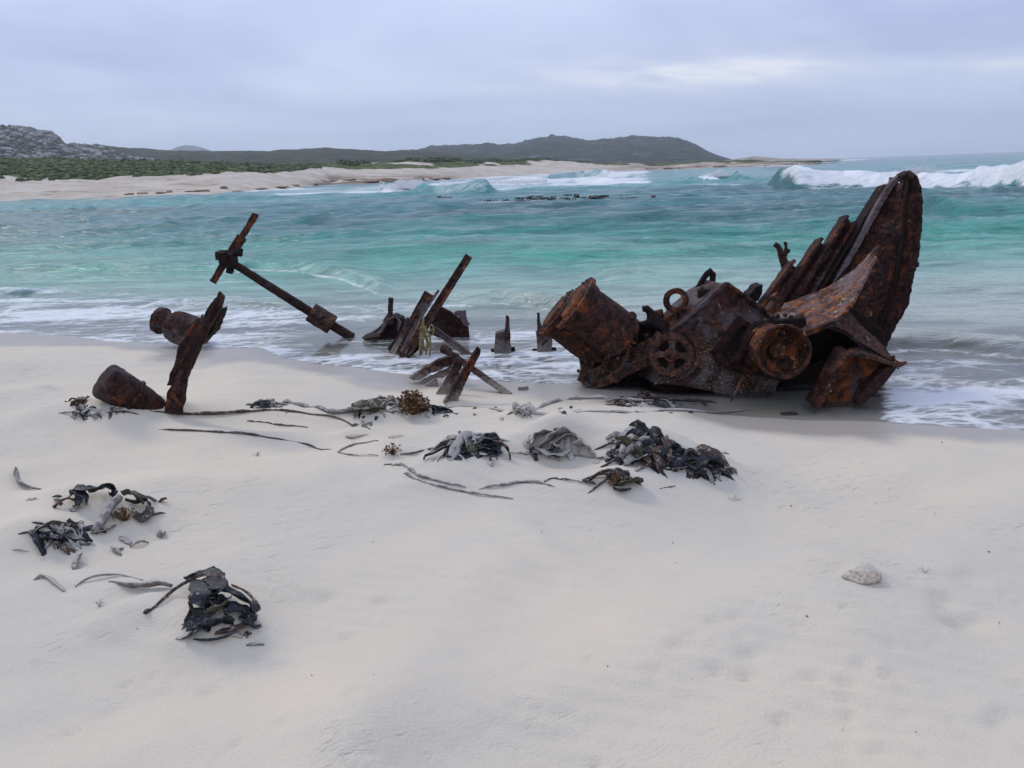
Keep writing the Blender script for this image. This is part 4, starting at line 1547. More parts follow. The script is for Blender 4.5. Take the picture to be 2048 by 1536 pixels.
# eye, hook, loop and odd castings on top
ec = W(1352, 601, 6.9)
eax = np.array([-.32, -1, .12]); eax /= np.linalg.norm(eax)
eye = iron('eye_bolt', ringpiece(ec, eax, .062, .112, .052, 36), 'rust', winch, .007, .008, .004)
iron('shank', tube([ec + np.array([.055, 0, -.085]), W(1366, 636, 6.9), W(1374, 668, 6.92)], [.058, .062, .075], 12), 'rust', eye, .009, .012)
iron('hook', join(tube([W(1285, 618, 6.95), W(1293, 617, 6.95), W(1300, 624, 6.94), W(1302, 636, 6.93), W(1297, 645, 6.92), W(1284, 648, 6.92), W(1270, 649, 6.93)], [.030, .034, .038, .040, .036, .022, .016], 10),
                  tube([W(1300, 640, 6.92), W(1318, 652, 6.9), W(1338, 664, 6.88)], [.045, .05, .05], 10), tube([W(1304, 634, 6.95), W(1322, 642, 6.93), W(1340, 656, 6.9)], [.028, .03, .03], 10)), 'rust_dark_and_shade', winch, .008, .012)
iron('loop', join(tube([W(1383, 597, 7.15), W(1398, 572, 7.14), W(1412, 549, 7.13), W(1421, 540, 7.12), W(1426, 548, 7.12), W(1425, 562, 7.12), W(1422, 580, 7.12)], [.022, .026, .030, .030, .030, .030, .032], 8)), 'rust_dark_and_shade', winch, .008, .01)
iron('valve_block', join(box(W(1404, 589, 6.93), .04, .04, .05), tube([W(1404, 600, 6.93), W(1398, 616, 6.9)], [.035, .03], 8), box(W(1414, 585, 6.93), .03, .03, .03)), 'rust_dark_and_shade', winch, .009, .02)
iron('bearing_cap', join(prism(poly([(1322, 640), (1345, 626), (1357, 634), (1342, 672), (1322, 680)], 6.95, .05, .004), (.06, .16, 0)), tube([W(1308, 630, 7.02), W(1326, 628, 7.02)], [.045, .05], 10)), 'rust_orange', winch, .009, .014)
for (a, b, y, s_) in ((1312, 628, 7.0, .03), (1320, 634, 6.98, .028), (1330, 640, 6.9, .02), (1328, 652, 6.9, .02), (1404, 578, 6.93, .03)):
    bolt(winch, W(a, b, y), s_)
iron('hanging_strap', join(tube([W(1395, 640, 6.76), W(1378, 668, 6.72), W(1386, 690, 6.66)], [.02, .024, .02], 8)), 'rust_purple', winch, .008, .01)

# ---- broken bow: standing plates, frames and the torn deck
g1 = W(1690, 790, 6.9); g1[2] = 0.0
bow = thing('broken_bow', 'tall rusted hull bow standing upright with steel frames and torn deck plate', 'shipwreck', g1)
fl = [(1796, 354), (1779, 372), (1761, 400), (1724, 467), (1700, 508), (1675, 551), (1655, 592), (1640, 650), (1640, 720)]
fm_ = [(1816, 351), (1812, 372), (1808, 402), (1803, 468), (1797, 510), (1789, 556), (1776, 604), (1752, 664), (1740, 730)]
fr_ = [(1831, 357), (1837, 378), (1840, 402), (1838, 452), (1831, 510), (1820, 556), (1812, 607), (1786, 652), (1764, 700)]
AL = [W(a, b, 7.95 - .02 * i) for i, (a, b) in enumerate(fl)]
AM = [W(a, b, 7.72 - .02 * i) for i, (a, b) in enumerate(fm_)]
AR = [W(a, b, 7.62 - .02 * i) for i, (a, b) in enumerate(fr_)]
iron('hull_plate', sheet(AL, AM, (.0, .17, .0)), 'rust_fin', bow, .012, .022, .008, .12)
iron('stem_plate', sheet([p + np.array([0, -.01, 0]) for p in AM], AR, (.0, .17, .0)), 'rust_fin', bow, .012, .022, .008, .10)
iron('stringer', tube([p + np.array([0, -.035, 0]) for p in AM], [.026] * 9, 8), 'rust_dark_and_shade', bow, .010, .014)
for q_, A_ in ((.22, .10), (.80, .05)):
    for k in range(26):
        f_ = .3 + k * .22
        i_ = int(f_); t_ = f_ - i_
        pm_ = (AL[i_] * (1 - q_) + AM[i_] * q_) * (1 - t_) + (AL[i_ + 1] * (1 - q_) + AM[i_ + 1] * q_) * t_
        if random.Random(k + int(q_ * 10)).random() < .75:
            bolt(bow, pm_ + np.array([0, -.012, 0]), .013, name='rivet')
iron('stem_bar', tube([p + np.array([0.0, -.0, 0]) for p in AR], [.028, .030, .03, .03, .034, .034, .032, .03, .03], 8), 'rust_purple', bow, .010, .03, .012, .05)
iron('edge_frame', join(*[beam(AL[i] + np.array([-.02, -.05, 0]), AL[i + 1] + np.array([-.02, -.05, 0]), Rprof(.055, .09), (0, -1, .2)) for i in range(6)]), 'rust_grey', bow, .011, .012)
iron('bow_cap', join(prism([AL[0] + np.array([-.01, -.02, .0]), AM[0] + np.array([0, -.03, .01]), AR[0] + np.array([0, -.02, 0]), AR[1] + np.array([0, -.02, 0]), AM[1] + np.array([0, -.03, 0]), AL[1] + np.array([0.02, -.02, 0])], (0, .07, 0)), tube([AL[0], (AL[0] + AM[0]) / 2 + np.array([0, 0, .012]), AM[0] + np.array([0, 0, .006]), AR[0]], [.035, .04, .045, .035], 8)), 'rust_purple', bow, .011, .02)
for (a, b, y) in ((1826, 518, 7.52), (1832, 528, 7.52), (1826, 536, 7.52)):
    bolt(bow, W(a, b, y), .04)
# frames fanned out behind
ribs = [((1764, 380, 8.12), (1600, 640, 7.75), .15, .15, 'rust_dark_and_shade'), ((1688, 441, 8.05), (1566, 640, 7.65), .14, .14, 'rust'), ((1637, 486, 7.98), (1535, 640, 7.6), .13, .13, 'rust'),
        ((1581, 531, 7.85), (1504, 640, 7.5), .12, .12, 'rust')]
for i, (a, b, w_, d_, m_) in enumerate(ribs):
    p0, p1 = W(*a), W(*b)
    r_ = iron('frame', join(beam(p0, p1, Uprof(w_, d_, .035), (.25, -1, .25))), m_, bow, .011, .018, .008)
    iron('frame_highlight_strip', join(beam(p0 + np.array([-.075, -.05, -.03]), p1 + np.array([-.075, -.05, 0]), Rprof(.036, .04), (.25, -1, .25)),), 'rust_grey', r_, .009, .010)  # pale grey strip paints an edge highlight along each frame
iron('frame_stub', join(prism(poly([(1500, 590), (1512, 574), (1526, 570), (1528, 582), (1512, 606), (1500, 604)], 7.5, .04, .01), (0, .2, 0))), 'rust_dark_and_shade', bow, .011, .02)
iron('forked_post', join(tube([W(1606, 630, 7.75), W(1590, 590, 7.8), W(1576, 552, 7.86), W(1567, 520, 7.9), W(1562, 505, 7.9)], [.045, .045, .045, .042, .04], 8), tube([W(1563, 508, 7.9), W(1557, 494, 7.9), W(1549, 488, 7.9)], [.032, .03, .028], 8),
                         tube([W(1570, 512, 7.92), W(1572, 494, 7.92), W(1570, 483, 7.92)], [.026, .018, .022], 8), tube([W(1576, 506, 7.92), W(1577, 498, 7.92)], [.02, .02], 6)), 'rust', bow, .009, .016)
# torn deck plate
near = [(1545, 642, 6.85), (1604, 664, 6.5), (1640, 652, 6.42), (1675, 638, 6.4), (1697, 616, 6.5), (1730, 556, 6.75), (1750, 500, 6.95)]
farr = [(1528, 622, 7.35), (1560, 608, 7.35), (1590, 598, 7.32), (1630, 584, 7.3), (1668, 566, 7.26), (1710, 536, 7.2), (1744, 500, 7.1)]
DN, DF = [W(*q) for q in near], [W(*q) for q in farr]
deck = iron('deck_plate', sheet(DN, DF, (0, .0, -.045)), 'rust_deck', bow, .011, .022, .009, .11)
iron('torn_tip', join(tube([W(1744, 512, 6.98), W(1751, 500, 6.98), W(1753, 492, 6.98)], [.03, .024, .012], 8), beam(W(1697, 616, 6.48), W(1748, 516, 6.93), Rprof(.035, .06), (0, -1, 0))), 'rust_deck', bow, .009, .014)
iron('hatch_lump', join(tube([W(1556, 612, 7.15), W(1553, 596, 7.15), W(1548, 588, 7.15)], [.06, .05, .045], 8), prism(poly([(1534, 622), (1552, 600), (1566, 610), (1556, 632)], 7.1, .05, .006), (0, .12, 0))), 'rust_orange', bow, .010, .02)
iron('deck_beam', join(beam(W(1604, 668, 6.48), W(1676, 642, 6.37), Rprof(.05, .06)), beam(W(1560, 648, 6.76), W(1606, 634, 6.62), Rprof(.06, .07))), 'rust', bow, .010, .016)
# side plate sweeping down to the torn corner
SA = [W(*q) for q in ((1672, 637, 6.42), (1698, 622, 6.5), (1724, 650, 6.5), (1757, 680, 6.46), (1774, 699, 6.42), (1782, 714, 6.38))]
SB = [W(*q) for q in ((1668, 652, 6.36), (1694, 664, 6.36), (1712, 680, 6.36), (1742, 698, 6.33), (1772, 716, 6.3), (1798, 729, 6.28))]
iron('side_plate', sheet(SA, SB, (0, .05, -.01)), 'rust', bow, .011, .018)
iron('torn_corner', join(tube([W(1786, 724, 6.3), W(1800, 729, 6.28), W(1814, 725, 6.26)], [.03, .026, .014], 8), tube([W(1784, 716, 6.32), W(1790, 712, 6.32)], [.02, .02], 6)), 'rust_orange', bow, .008, .012)
under = [W(*q) for q in ((1610, 668, 6.7), (1650, 655, 6.75), (1690, 668, 6.75), (1730, 700, 6.7), (1780, 735, 6.6))]
unb = [W(*q) for q in ((1600, 740, 7.1), (1650, 740, 7.2), (1690, 750, 7.2), (1730, 770, 7.1), (1760, 790, 6.9))]
iron('inner_skin', sheet(under, unb, (0, .05, .02)), 'rust_dark_and_shade', bow, .014, .02)
iron('cavity_shade_back', join(prism(poly([(1440, 640), (1600, 610), (1700, 610), (1770, 660), (1775, 735), (1740, 800), (1560, 815), (1440, 790)], 7.38, .1, .0), (0, .06, 0)),
                      prism(poly([(1600, 740), (1650, 720), (1690, 730), (1690, 806), (1640, 830), (1540, 826), (1540, 790)], 6.8, .1, .0), (0, .5, 0))), 'rust_dark_and_shade', bow, .018, .03)  # added dark masses that close the cavity so its shade reads black
# channel standing in the wash
iron('channel_side', prism(poly([(1684, 708), (1700, 704), (1664, 782), (1638, 820), (1625, 816), (1657, 764), (1676, 724)], [6.2, 6.2, 6.12, 6.1, 6.1, 6.12, 6.18], .04, .004), (.03, .26, 0)), 'rust_fin', bow, .010, .014)
iron('channel_web', prism(poly([(1692, 704), (1745, 706), (1790, 738), (1772, 764), (1735, 796), (1700, 812), (1645, 816), (1660, 780)], [6.36, 6.34, 6.3, 6.28, 6.26, 6.26, 6.28, 6.32], .06, .004), (0, .06, 0)), 'rust_orange', bow, .011, .016)
iron('channel_side', prism(poly([(1800, 730), (1788, 742), (1774, 764), (1746, 792), (1722, 811), (1712, 806), (1732, 776), (1768, 738)], [6.22, 6.2, 6.18, 6.15, 6.13, 6.13, 6.15, 6.2], .04, .005), (.03, .22, 0)), 'rust_purple', bow, .010, .016)
iron('channel_top', sheet([W(*q) for q in ((1682, 708, 6.2), (1720, 706, 6.22), (1760, 716, 6.22), (1800, 732, 6.2))], [W(*q) for q in ((1700, 694, 6.45), (1724, 694, 6.45), (1756, 704, 6.45), (1790, 722, 6.4))], (0, 0, -.035)), 'rust', bow, .010, .018)

# torn scraps that break the outline of the stem and the frame heads
for i, (pts, y_) in enumerate(((((1834, 372), (1842, 378), (1840, 392), (1833, 394)), 7.6), (((1838, 418), (1845, 424), (1842, 440), (1836, 438)), 7.58), (((1834, 470), (1842, 478), (1836, 492), (1830, 488)), 7.55),
                               (((1826, 505), (1836, 508), (1834, 532), (1824, 540), (1820, 524)), 7.5), (((1812, 572), (1821, 578), (1814, 596), (1808, 592)), 7.48), (((1798, 616), (1806, 624), (1796, 640), (1790, 634)), 7.45),
                               (((1806, 352), (1814, 344), (1824, 347), (1830, 354), (1818, 360)), 7.68), (((1682, 446), (1692, 436), (1702, 440), (1700, 456), (1690, 462)), 7.95), (((1632, 490), (1640, 482), (1648, 488), (1644, 502)), 7.9),
                               (((1754, 392), (1762, 376), (1768, 382), (1764, 402)), 8.0), (((1576, 536), (1584, 524), (1590, 534), (1584, 552)), 7.8))):
    iron('torn_scrap', prism(poly(pts, y_, .03, .006, i), (0, .035, 0)), 'rust_fin' if i % 2 else 'rust_purple', bow, .009, .016, .01, .04)
# ================================================================== SCATTERED IRON
# bent shaft standing in the surf
y0 = 9.75
b0 = W(700, 672, y0); b0[2] = 0
shaft = thing('bent_shaft', 'long rusted shaft leaning out of the surf with a crossbar at its tip', 'shaft', b0)
iron('shaft', tube([W(706, 676, y0), W(640, 636, y0 - .05), W(560, 586, y0 - .1), W(473, 531, y0 - .15), W(455, 520, y0 - .15)], [.062, .060, .056, .048, .045], 16), 'rust_purple', shaft, .011, .012)
ca, cb = W(622, 624, y0 - .06), W(664, 650, y0 - .04)
d_ = cb - ca
cp = iron('coupling', lathe(ca - d_ * .02, cb + d_ * .03, [(0, .01), (0, .122), (.02, .128), (float(np.linalg.norm(d_)), .128), (float(np.linalg.norm(d_)) + .015, .12), (float(np.linalg.norm(d_)) + .015, .01)], 20), 'rust', shaft, .010, .014)
for k in range(4):
    bolt(cp, W(628 + k * 10.5, 628 + k * 6.8, y0 - .20), .028)
iron('crossbar', join(beam(W(512, 428, y0 - .15), W(470, 497, y0 - .15), Rprof(.072, .06)), beam(W(484, 474, y0 - .16), W(448, 530, y0 - .16), Rprof(.115, .07)), beam(W(452, 520, y0 - .15), W(426, 565, y0 - .15), Rprof(.082, .06)),
                      tube([W(511, 434, y0 - .15), W(514, 428, y0 - .15)], [.03, .02], 6)), 'rust', shaft, .010, .024, .012, .06)
iron('clamp', join(box(W(457, 520, y0 - .19), .09, .09, .085), tube([W(440, 508, y0 - .2), W(484, 505, y0 - .2)], [.05, .045], 8), tube([W(478, 512, y0 - .2), W(483, 497, y0 - .2)], [.035, .03], 6),
                   tube([W(462, 530, y0 - .2), W(459, 546, y0 - .2)], [.045, .05], 8), box(W(437, 511, y0 - .22), .03, .05, .05), box(W(447, 516, y0 - .27), .045, .04, .07)), 'rust_dark_and_shade', shaft, .010, .022, .012, .05)

# upright beam
gB = gp(342, 819)
yb = gB[1]
up = thing('upright_girder', 'tall rusted steel girder planted aslant in the sand at left', 'girder', gB)
iron('web', prism(poly([(322, 822), (340, 775), (362, 725), (388, 668), (404, 635), (418, 612), (430, 590), (438, 581), (445, 594), (441, 615), (424, 650), (400, 694), (376, 752), (366, 800), (358, 828)], yb, .05, .010, 3), (0, .05, 0)), 'rust_dusty', up, .010, .016)
iron('flange', prism(poly([(334, 770), (346, 725), (360, 685), (384, 645), (392, 640), (372, 690), (356, 735), (345, 772)], yb + .02, .04, .008, 4), (-.0, .16, .0)), 'rust_orange', up, .010, .016)
iron('flange', prism(poly([(441, 618), (438, 632), (432, 650), (418, 672), (400, 694), (392, 690), (410, 655), (428, 625)], yb + .05, .03, .008, 5), (.01, .14, 0)), 'rust_dark_and_shade', up, .010, .018, .01, .05)
iron('flange_edge', join(beam(W(350, 800, yb - .03), W(404, 664, yb - .03), Rprof(.03, .05)), beam(W(404, 664, yb - .03), W(434, 600, yb - .02), Rprof(.022, .04))), 'rust_purple', up, .009, .012)
iron('foot_plate', prism(poly([(326, 826), (340, 780), (352, 764), (366, 768), (370, 780), (366, 800), (362, 830)], yb - .08, .03, .008, 6), (0, .04, 0)), 'rust_dusty', up, .009, .014)
iron('torn_plate', prism(poly([(368, 762), (376, 755), (372, 775), (367, 782)], yb - .02, .02, .006, 6), (0, .03, 0)), 'rust', up, .008, .012)

# half-buried bollard
gA = gp(240, 808)
ya = gA[1] + .05
bo = thing('half_buried_bollard', 'dark rusted bollard lying half buried in sand left of the girder', 'bollard', gA)
p0, p1 = W(203, 757, ya - .06), W(316, 822, ya + .12)
Lb = float(np.linalg.norm(p1 - p0)); s_ = mpp(p0)
rb = lambda q: q * s_
iron('barrel', lathe(p0, p1, [(0, .01), (0, rb(30)), (.012, rb(36)), (.03, rb(38)), (.09, rb(38)), (Lb * .5, rb(35)), (Lb * .8, rb(31)), (Lb, rb(26)), (Lb, .01)], 40), 'rust_bollard', bo, .010, .014, .008, .07)
d_ = (p1 - p0) / Lb
iron('band', ringpiece(p0 + d_ * Lb * .55, d_, rb(30), rb(38.5), .012, 40), 'rust', bo, .008, .01)

# flanged drum behind the girder
gC = Wz(345, 690, .02)
yc = gC[1]
dr = thing('flanged_drum', 'short rusted flanged drum lying tilted in the wash behind the leaning girder', 'drum', gC)
p0, p1 = W(313, 638, yc), W(392, 668, yc - .14)
s_ = mpp(p0)
Ld = float(np.linalg.norm(p1 - p0))
k_ = lambda q: q * s_
iron('drum_body', lathe(p0, p1, [(0, .01), (0, k_(20)), (.02, k_(26)), (.09, k_(28)), (.12, k_(23)), (.18, k_(22)), (.21, k_(25)), (.25, k_(31)), (.30, k_(33)), (Ld, k_(34)), (Ld, k_(27)), (.33, k_(27)), (.30, k_(18)), (.29, .01)], 36), 'rust_bollard', dr, .010, .026, .012, .07)
iron('sand_fill', lathe(p0 + (p1 - p0) * .72 + np.array([0, 0, -.09]), p1 + np.array([.01, 0, -.08]), [(0, .01), (0, .06), (.05, .07), (.06, .01)], 16), 'rust_grey', dr, .010, .02)
iron('rim_plate', prism(poly([(392, 644), (402, 640), (418, 656), (416, 680), (400, 694), (388, 686)], yc + .1, .04, .01), (0, .08, 0)), 'rust_dark_and_shade', dr, .011, .02)
iron('lug', join(tube([W(389, 640, yc), W(393, 632, yc)], [.02, .012], 6), tube([W(402, 636, yc), W(406, 628, yc)], [.018, .01], 6)), 'rust', dr, .007)

# frames in the middle of the surf
yf = 8.6
gF = Wz(810, 714, 0)
fr = thing('frame_bundle', 'bundle of rusted hull frames leaning in the surf with one long angle iron', 'hull frames', gF)
iron('long_angle_iron', join(beam(W(938, 511, yf + .05), W(804, 722, yf - .1), Lprof(.085, .07, .025), (.1, -1, .1), 1.25)), 'rust', fr, .010, .012)
for i, (a, b, w_, m_) in enumerate((((854, 583, yf + .25), (786, 706, yf + .1), .06, 'rust_dusty'), ((862, 588, yf + .2), (796, 708, yf + .05), .06, 'rust'), ((846, 612, yf + .28), (778, 700, yf + .2), .05, 'rust_purple'),
                                    ((877, 580, yf + .2), (838, 640, yf + .1), .03, 'rust_grey'), ((838, 640, yf + .0), (806, 706, yf - .05), .07, 'rust_grey'))):
    iron('frame', beam(W(*a), W(*b), Lprof(w_, .07, .024), (.15, -1, .2), 1.1), m_, fr, .010, .014)
iron('bent_plate', sheet([W(*q) for q in ((812, 634, yf + .2), (824, 640, yf + .1), (842, 638, yf + .05))], [W(*q) for q in ((792, 690, yf + .2), (806, 700, yf + .1), (824, 690, yf + .05))], (.02, .03, 0)), 'rust_purple', fr, .010, .016)
iron('foot_plate', prism(poly([(800, 716), (816, 690), (842, 676), (838, 700), (818, 716)], yf - .02, .03, .008), (0, .05, 0)), 'rust_dark_and_shade', fr, .010, .016)

yg = 9.45
gG = Wz(905, 677, 0)
pl = thing('hull_plate_fragment', 'dark purple hull plate with a ragged corner behind the frame bundle', 'hull plate', gG)
iron('plate', prism(poly([(870, 618), (884, 614), (912, 630), (938, 656), (940, 682), (896, 682), (858, 668), (860, 640)], yg, .06, .006), (0, .05, 0)), 'rust_purple', pl, .011, .012)
iron('ragged_plate', prism(poly([(908, 626), (916, 622), (930, 619), (934, 634), (941, 650), (930, 654), (922, 640)], yg - .03, .03, .010, 8), (0, .035, 0)), 'rust_grey', pl, .009, .014)
iron('seam', beam(W(878, 624, yg - .02), W(928, 656, yg - .02), Rprof(.02, .03)), 'rust_dark_and_shade', pl, .008, .006)

ye = 9.5
gE = Wz(765, 678, 0)
po = thing('rusted_post', 'stubby rusted post rising from crumpled plates left of the frame bundle', 'post', gE)
iron('post', join(beam(W(782, 595, ye), W(780, 640, ye), Rprof(.06, .06)), tube([W(781, 630, ye), W(776, 646, ye)], [.045, .08], 8)), 'rust', po, .010, .02, .01, .05)
iron('crumpled_plate', prism(poly([(726, 676), (752, 662), (771, 640), (790, 632), (806, 636), (808, 660), (792, 684), (742, 684)], ye + .02, .05, .010), (0, .2, 0)), 'rust_dark_and_shade', po, .012, .03)
iron('curved_strap', join(tube([W(744, 680, ye - .05), W(762, 662, ye - .06), W(776, 640, ye - .05), W(792, 632, ye - .05), W(800, 644, ye - .05), W(796, 662, ye - .05)], [.026, .024, .024, .024, .024, .02], 8)), 'rust_grey', po, .009, .012)
iron('ledge_plate', sheet([W(*q) for q in ((724, 673, ye - .02), (742, 667, ye - .02), (756, 662, ye - .02))], [W(*q) for q in ((730, 677, ye - .2), (746, 674, ye - .2), (762, 672, ye - .2))], (0, 0, -.03)), 'rust_dark_and_shade', po, .010, .012)

bar = thing('slanting_bar', 'rusted flat bar slanting into foam right of the frame bundle', 'iron bar', Wz(930, 711, 0))
iron('flat_bar', beam(W(866, 656, 8.75), W(946, 716, 8.5), Lprof(.075, .05, .025), (0, -1, .2), 1.1), 'rust_grey', bar, .010, .014)
iron('end_lump', tube([W(868, 650, 8.76), W(872, 662, 8.74)], [.05, .045], 8), 'rust_dark_and_shade', bar, .011, .02)

# tripod of beams on the wet sand
gI = gp(1016, 787)
t1 = thing('round_iron_bar', 'long rusted bar lying aslant beneath the crossed beam, low end on sand', 'iron bar', gI)
yi = gI[1]
iron('bar', beam(W(888, 698, yi + .42), W(1022, 792, yi - .02), Rprof(.062, .055), (0, -1, .3), .95), 'rust_dusty', t1, .009, .012)
iron('collar', tube([W(884, 696, yi + .44), W(900, 704, yi + .40)], [.045, .045], 8), 'rust', t1, .009, .014)
gJ = gp(900, 805)
t2 = thing('crossed_beam', 'sand-dusted steel plank with a slot leaning over the slanting bar', 'iron beam', gJ)
yj = gJ[1]
iron('plank', prism(poly([(882, 812), (900, 776), (924, 738), (944, 706), (956, 692), (962, 700), (960, 712), (944, 740), (930, 770), (916, 798), (910, 814)], [yj, yj + .06, yj + .13, yj + .18, yj + .2, yj + .2, yj + .18, yj + .13, yj + .06, yj + .02, yj], .05, .005, 2), (0, .035, 0)), 'rust_dusty', t2, .009, .010)
iron('flange', beam(W(888, 806, yj - .01), W(955, 694, yj + .18), Rprof(.018, .05), (0, -1, 0)), 'rust_dusty', t2, .008, .008)
gK = gp(885, 789)
t3 = thing('leaning_beam', 'shorter dusty beam leaning just behind the crossed plank', 'iron beam', gK)
yk = gK[1]
iron('plank', prism(poly([(868, 795), (890, 758), (906, 730), (914, 716), (922, 722), (924, 734), (912, 764), (902, 795)], yk, .05, .008, 2), (0, .05, 0)), 'rust_dusty', t3, .009, .012)
gL = gp(835, 770)
t4 = thing('crusted_rib', 'crusted curved rib resting flat at left of the crossed beams', 'hull rib', gL)
yl = gL[1]
iron('rib', prism(poly([(814, 758), (830, 748), (846, 736), (872, 723), (900, 712), (915, 710), (921, 722), (904, 730), (880, 740), (858, 750), (838, 762)], yl + .05, .04, .008, 2), (0, .10, .0)), 'rust_dusty', t4, .010, .018, .01, .05)
iron('ragged_web', prism(poly([(836, 764), (860, 752), (890, 738), (904, 732), (898, 745), (884, 758), (872, 756), (862, 766), (842, 774)], yl + .06, .03, .010, 2), (0, .03, 0)), 'rust_dusty', t4, .009, .014)
gM = gp(862, 773)
t5 = thing('plate_shard', 'small sand-caked plate shard poking up beneath the crusted rib', 'plate', gM)
iron('shard', prism(poly([(846, 778), (852, 770), (864, 760), (872, 756), (875, 766), (872, 778)], gM[1], .03, .004, 2), (0, .04, 0)), 'rust_dusty', t5, .008, .008)
# stakes on grey blocks
for i, (pts, blk, lab) in enumerate(((((1011, 632), (1018, 632), (1019, 655), (1020, 680), (1008, 680), (1011, 655)), ((990, 668), (1000, 664), (1020, 660), (1022, 712), (988, 712)), 'spiked post on a grey block in the foam, left one of the pair'),
                                   (((1074, 626), (1080, 626), (1082, 650), (1090, 672), (1074, 672)), ((1073, 666), (1090, 660), (1105, 676), (1104, 710), (1076, 710)), 'spiked post on a grey block in the foam, right one beside the cylinders'))):
    ys_ = 8.5
    st = thing('spiked_stake', lab, 'stake', Wz((pts[0][0] + pts[-1][0]) / 2, 709, 0), 'stakes standing in the foam')
    iron('spike', prism(poly(pts, ys_ - .02, .03, .006, i + 2), (0, .04, 0)), 'rust', st, .009, .02, .01, .04)
    iron('block', prism(poly(blk, ys_, .04, .005, i), (0, .14, 0)), 'rust_grey', st, .010, .012)
    iron('toe', tube([W(blk[0][0] - 8, 702, ys_ + .1), W(blk[0][0] + 40, 700, ys_ + .1)], [.03, .04], 6), 'rust_dark_and_shade', st, .010, .02)
# rope tangled in the frames
MAT['rope'] = mat_simple('rope', (.10, .075, .035), (.27, .21, .10), 40, .8, .5, .01)
rp = thing('tangled_rope', 'frayed yellowish rope hanging in a tangle from the frame bundle', 'rope', W(850, 710, 8.42))
rg = random.Random(8)
for k in range(9):
    x = 842 + rg.uniform(0, 22)
    x0 = 842 + rg.uniform(-4, 12)
    pts = [W(x0 + rg.uniform(-3, 3), 645 + rg.uniform(0, 25), 8.42), W((x + x0) / 2 + rg.uniform(-4, 4), 668, 8.40), W(x + rg.uniform(-3, 3), 688, 8.40), W(x + rg.uniform(-4, 4), 700 + rg.uniform(0, 12), 8.41)]
    part('strand', tube(pts, [.010, .012, .013, .012], 6), 'rope', rp)
for pts in (((834, 655), (840, 638), (848, 634), (846, 650), (838, 658)), ((842, 650), (852, 662), (862, 662), (867, 655), (862, 648)), ((850, 668), (858, 674), (866, 668), (868, 656))):
    part('strand', tube([W(a, b, 8.38) for a, b in pts], .011, 6), 'rope', rp)
# loose plank
gO = gp(1047, 780)
pk = link('loose_plank', mesh('loose_plank', *beam(gO + np.array([-.05, 0, .012]) - gO, gO + np.array([.045, .02, .014]) - gO, Rprof(.03, .02), (0, -1, 0))), 'rust_dusty')
pk.location = gO
tag(pk, 'small flat offcut of wood on the sand beside the bar end', 'offcut')
# ================================================================== KELP AND BITS ON THE SAND
def spline(P, n):
    P = [np.asarray(p, float) for p in P]
    Q = [2 * P[0] - P[1]] + P + [2 * P[-1] - P[-2]]
    out = []
    segs = len(P) - 1
    for i in range(n):
        u = i / (n - 1) * segs
        k = min(int(u), segs - 1)
        t = u - k
        a, b, c, d = Q[k], Q[k + 1], Q[k + 2], Q[k + 3]
        out.append(.5 * (2 * b + (c - a) * t + (2 * a - 5 * b + 4 * c - d) * t * t + (3 * b - a - 3 * c + d) * t ** 3))
    return out


def ribbon(P, width, twist=(0, 0), curl=0.0, n=16, k=5, thick=.005, rag=.12, seed=0, taper=(.7, .35)):
    """a leathery frond: closed thin skin along a path"""
    rg_ = random.Random(seed)
    C = spline(P, n)
    T, Bt = [], []
    for i, c in enumerate(C):
        t = C[min(i + 1, n - 1)] - C[max(i - 1, 0)]
        ax, s, u = frame_of(t)
        f = i / (n - 1)
        a = twist[0] + (twist[1] - twist[0]) * f
        s2 = s * math.cos(a) + u * math.sin(a)
        u2 = -s * math.sin(a) + u * math.cos(a)
        w = width * (taper[0] + (1 - taper[0]) * min(1, f * 4)) * (taper[1] + (1 - taper[1]) * min(1, (1 - f) * 3))
        wl, wr = w * (1 + rg_.uniform(-rag, rag)), w * (1 + rg_.uniform(-rag, rag))
        for j in range(k):
            v = j / (k - 1) * 2 - 1
            q = c + s2 * (v * (wl if v < 0 else wr) * .5) + u2 * (curl * w * (v * v) + .05 * w * math.sin(f * 17 + v * 3 + seed))
            T.append(q + u2 * thick * .5); Bt.append(q - u2 * thick * .5)
    V = T + Bt
    o = len(T)
    Fc = []
    for i in range(n - 1):
        for j in range(k - 1):
            a, b, c, d = i * k + j, i * k + j + 1, (i + 1) * k + j + 1, (i + 1) * k + j
            Fc.append((a, b, c, d)); Fc.append((o + d, o + c, o + b, o + a))
        for j in (0, k - 1):
            a, d = i * k + j, (i + 1) * k + j
            Fc.append((a, d, o + d, o + a) if j == 0 else (d, a, o + a, o + d))
    for i in (0, n - 1):
        for j in range(k - 1):
            a, b = i * k + j, i * k + j + 1
            Fc.append((b, a, o + a, o + b) if i == 0 else (a, b, o + b, o + a))
    return V, Fc


def on_sand(pts):
    return [gp(a, b, l) for a, b, l in pts]


def frond(parent, pts, width, mat, name='blade', **kw):
    return part(name, ribbon(on_sand(pts), width, **kw), mat, parent)


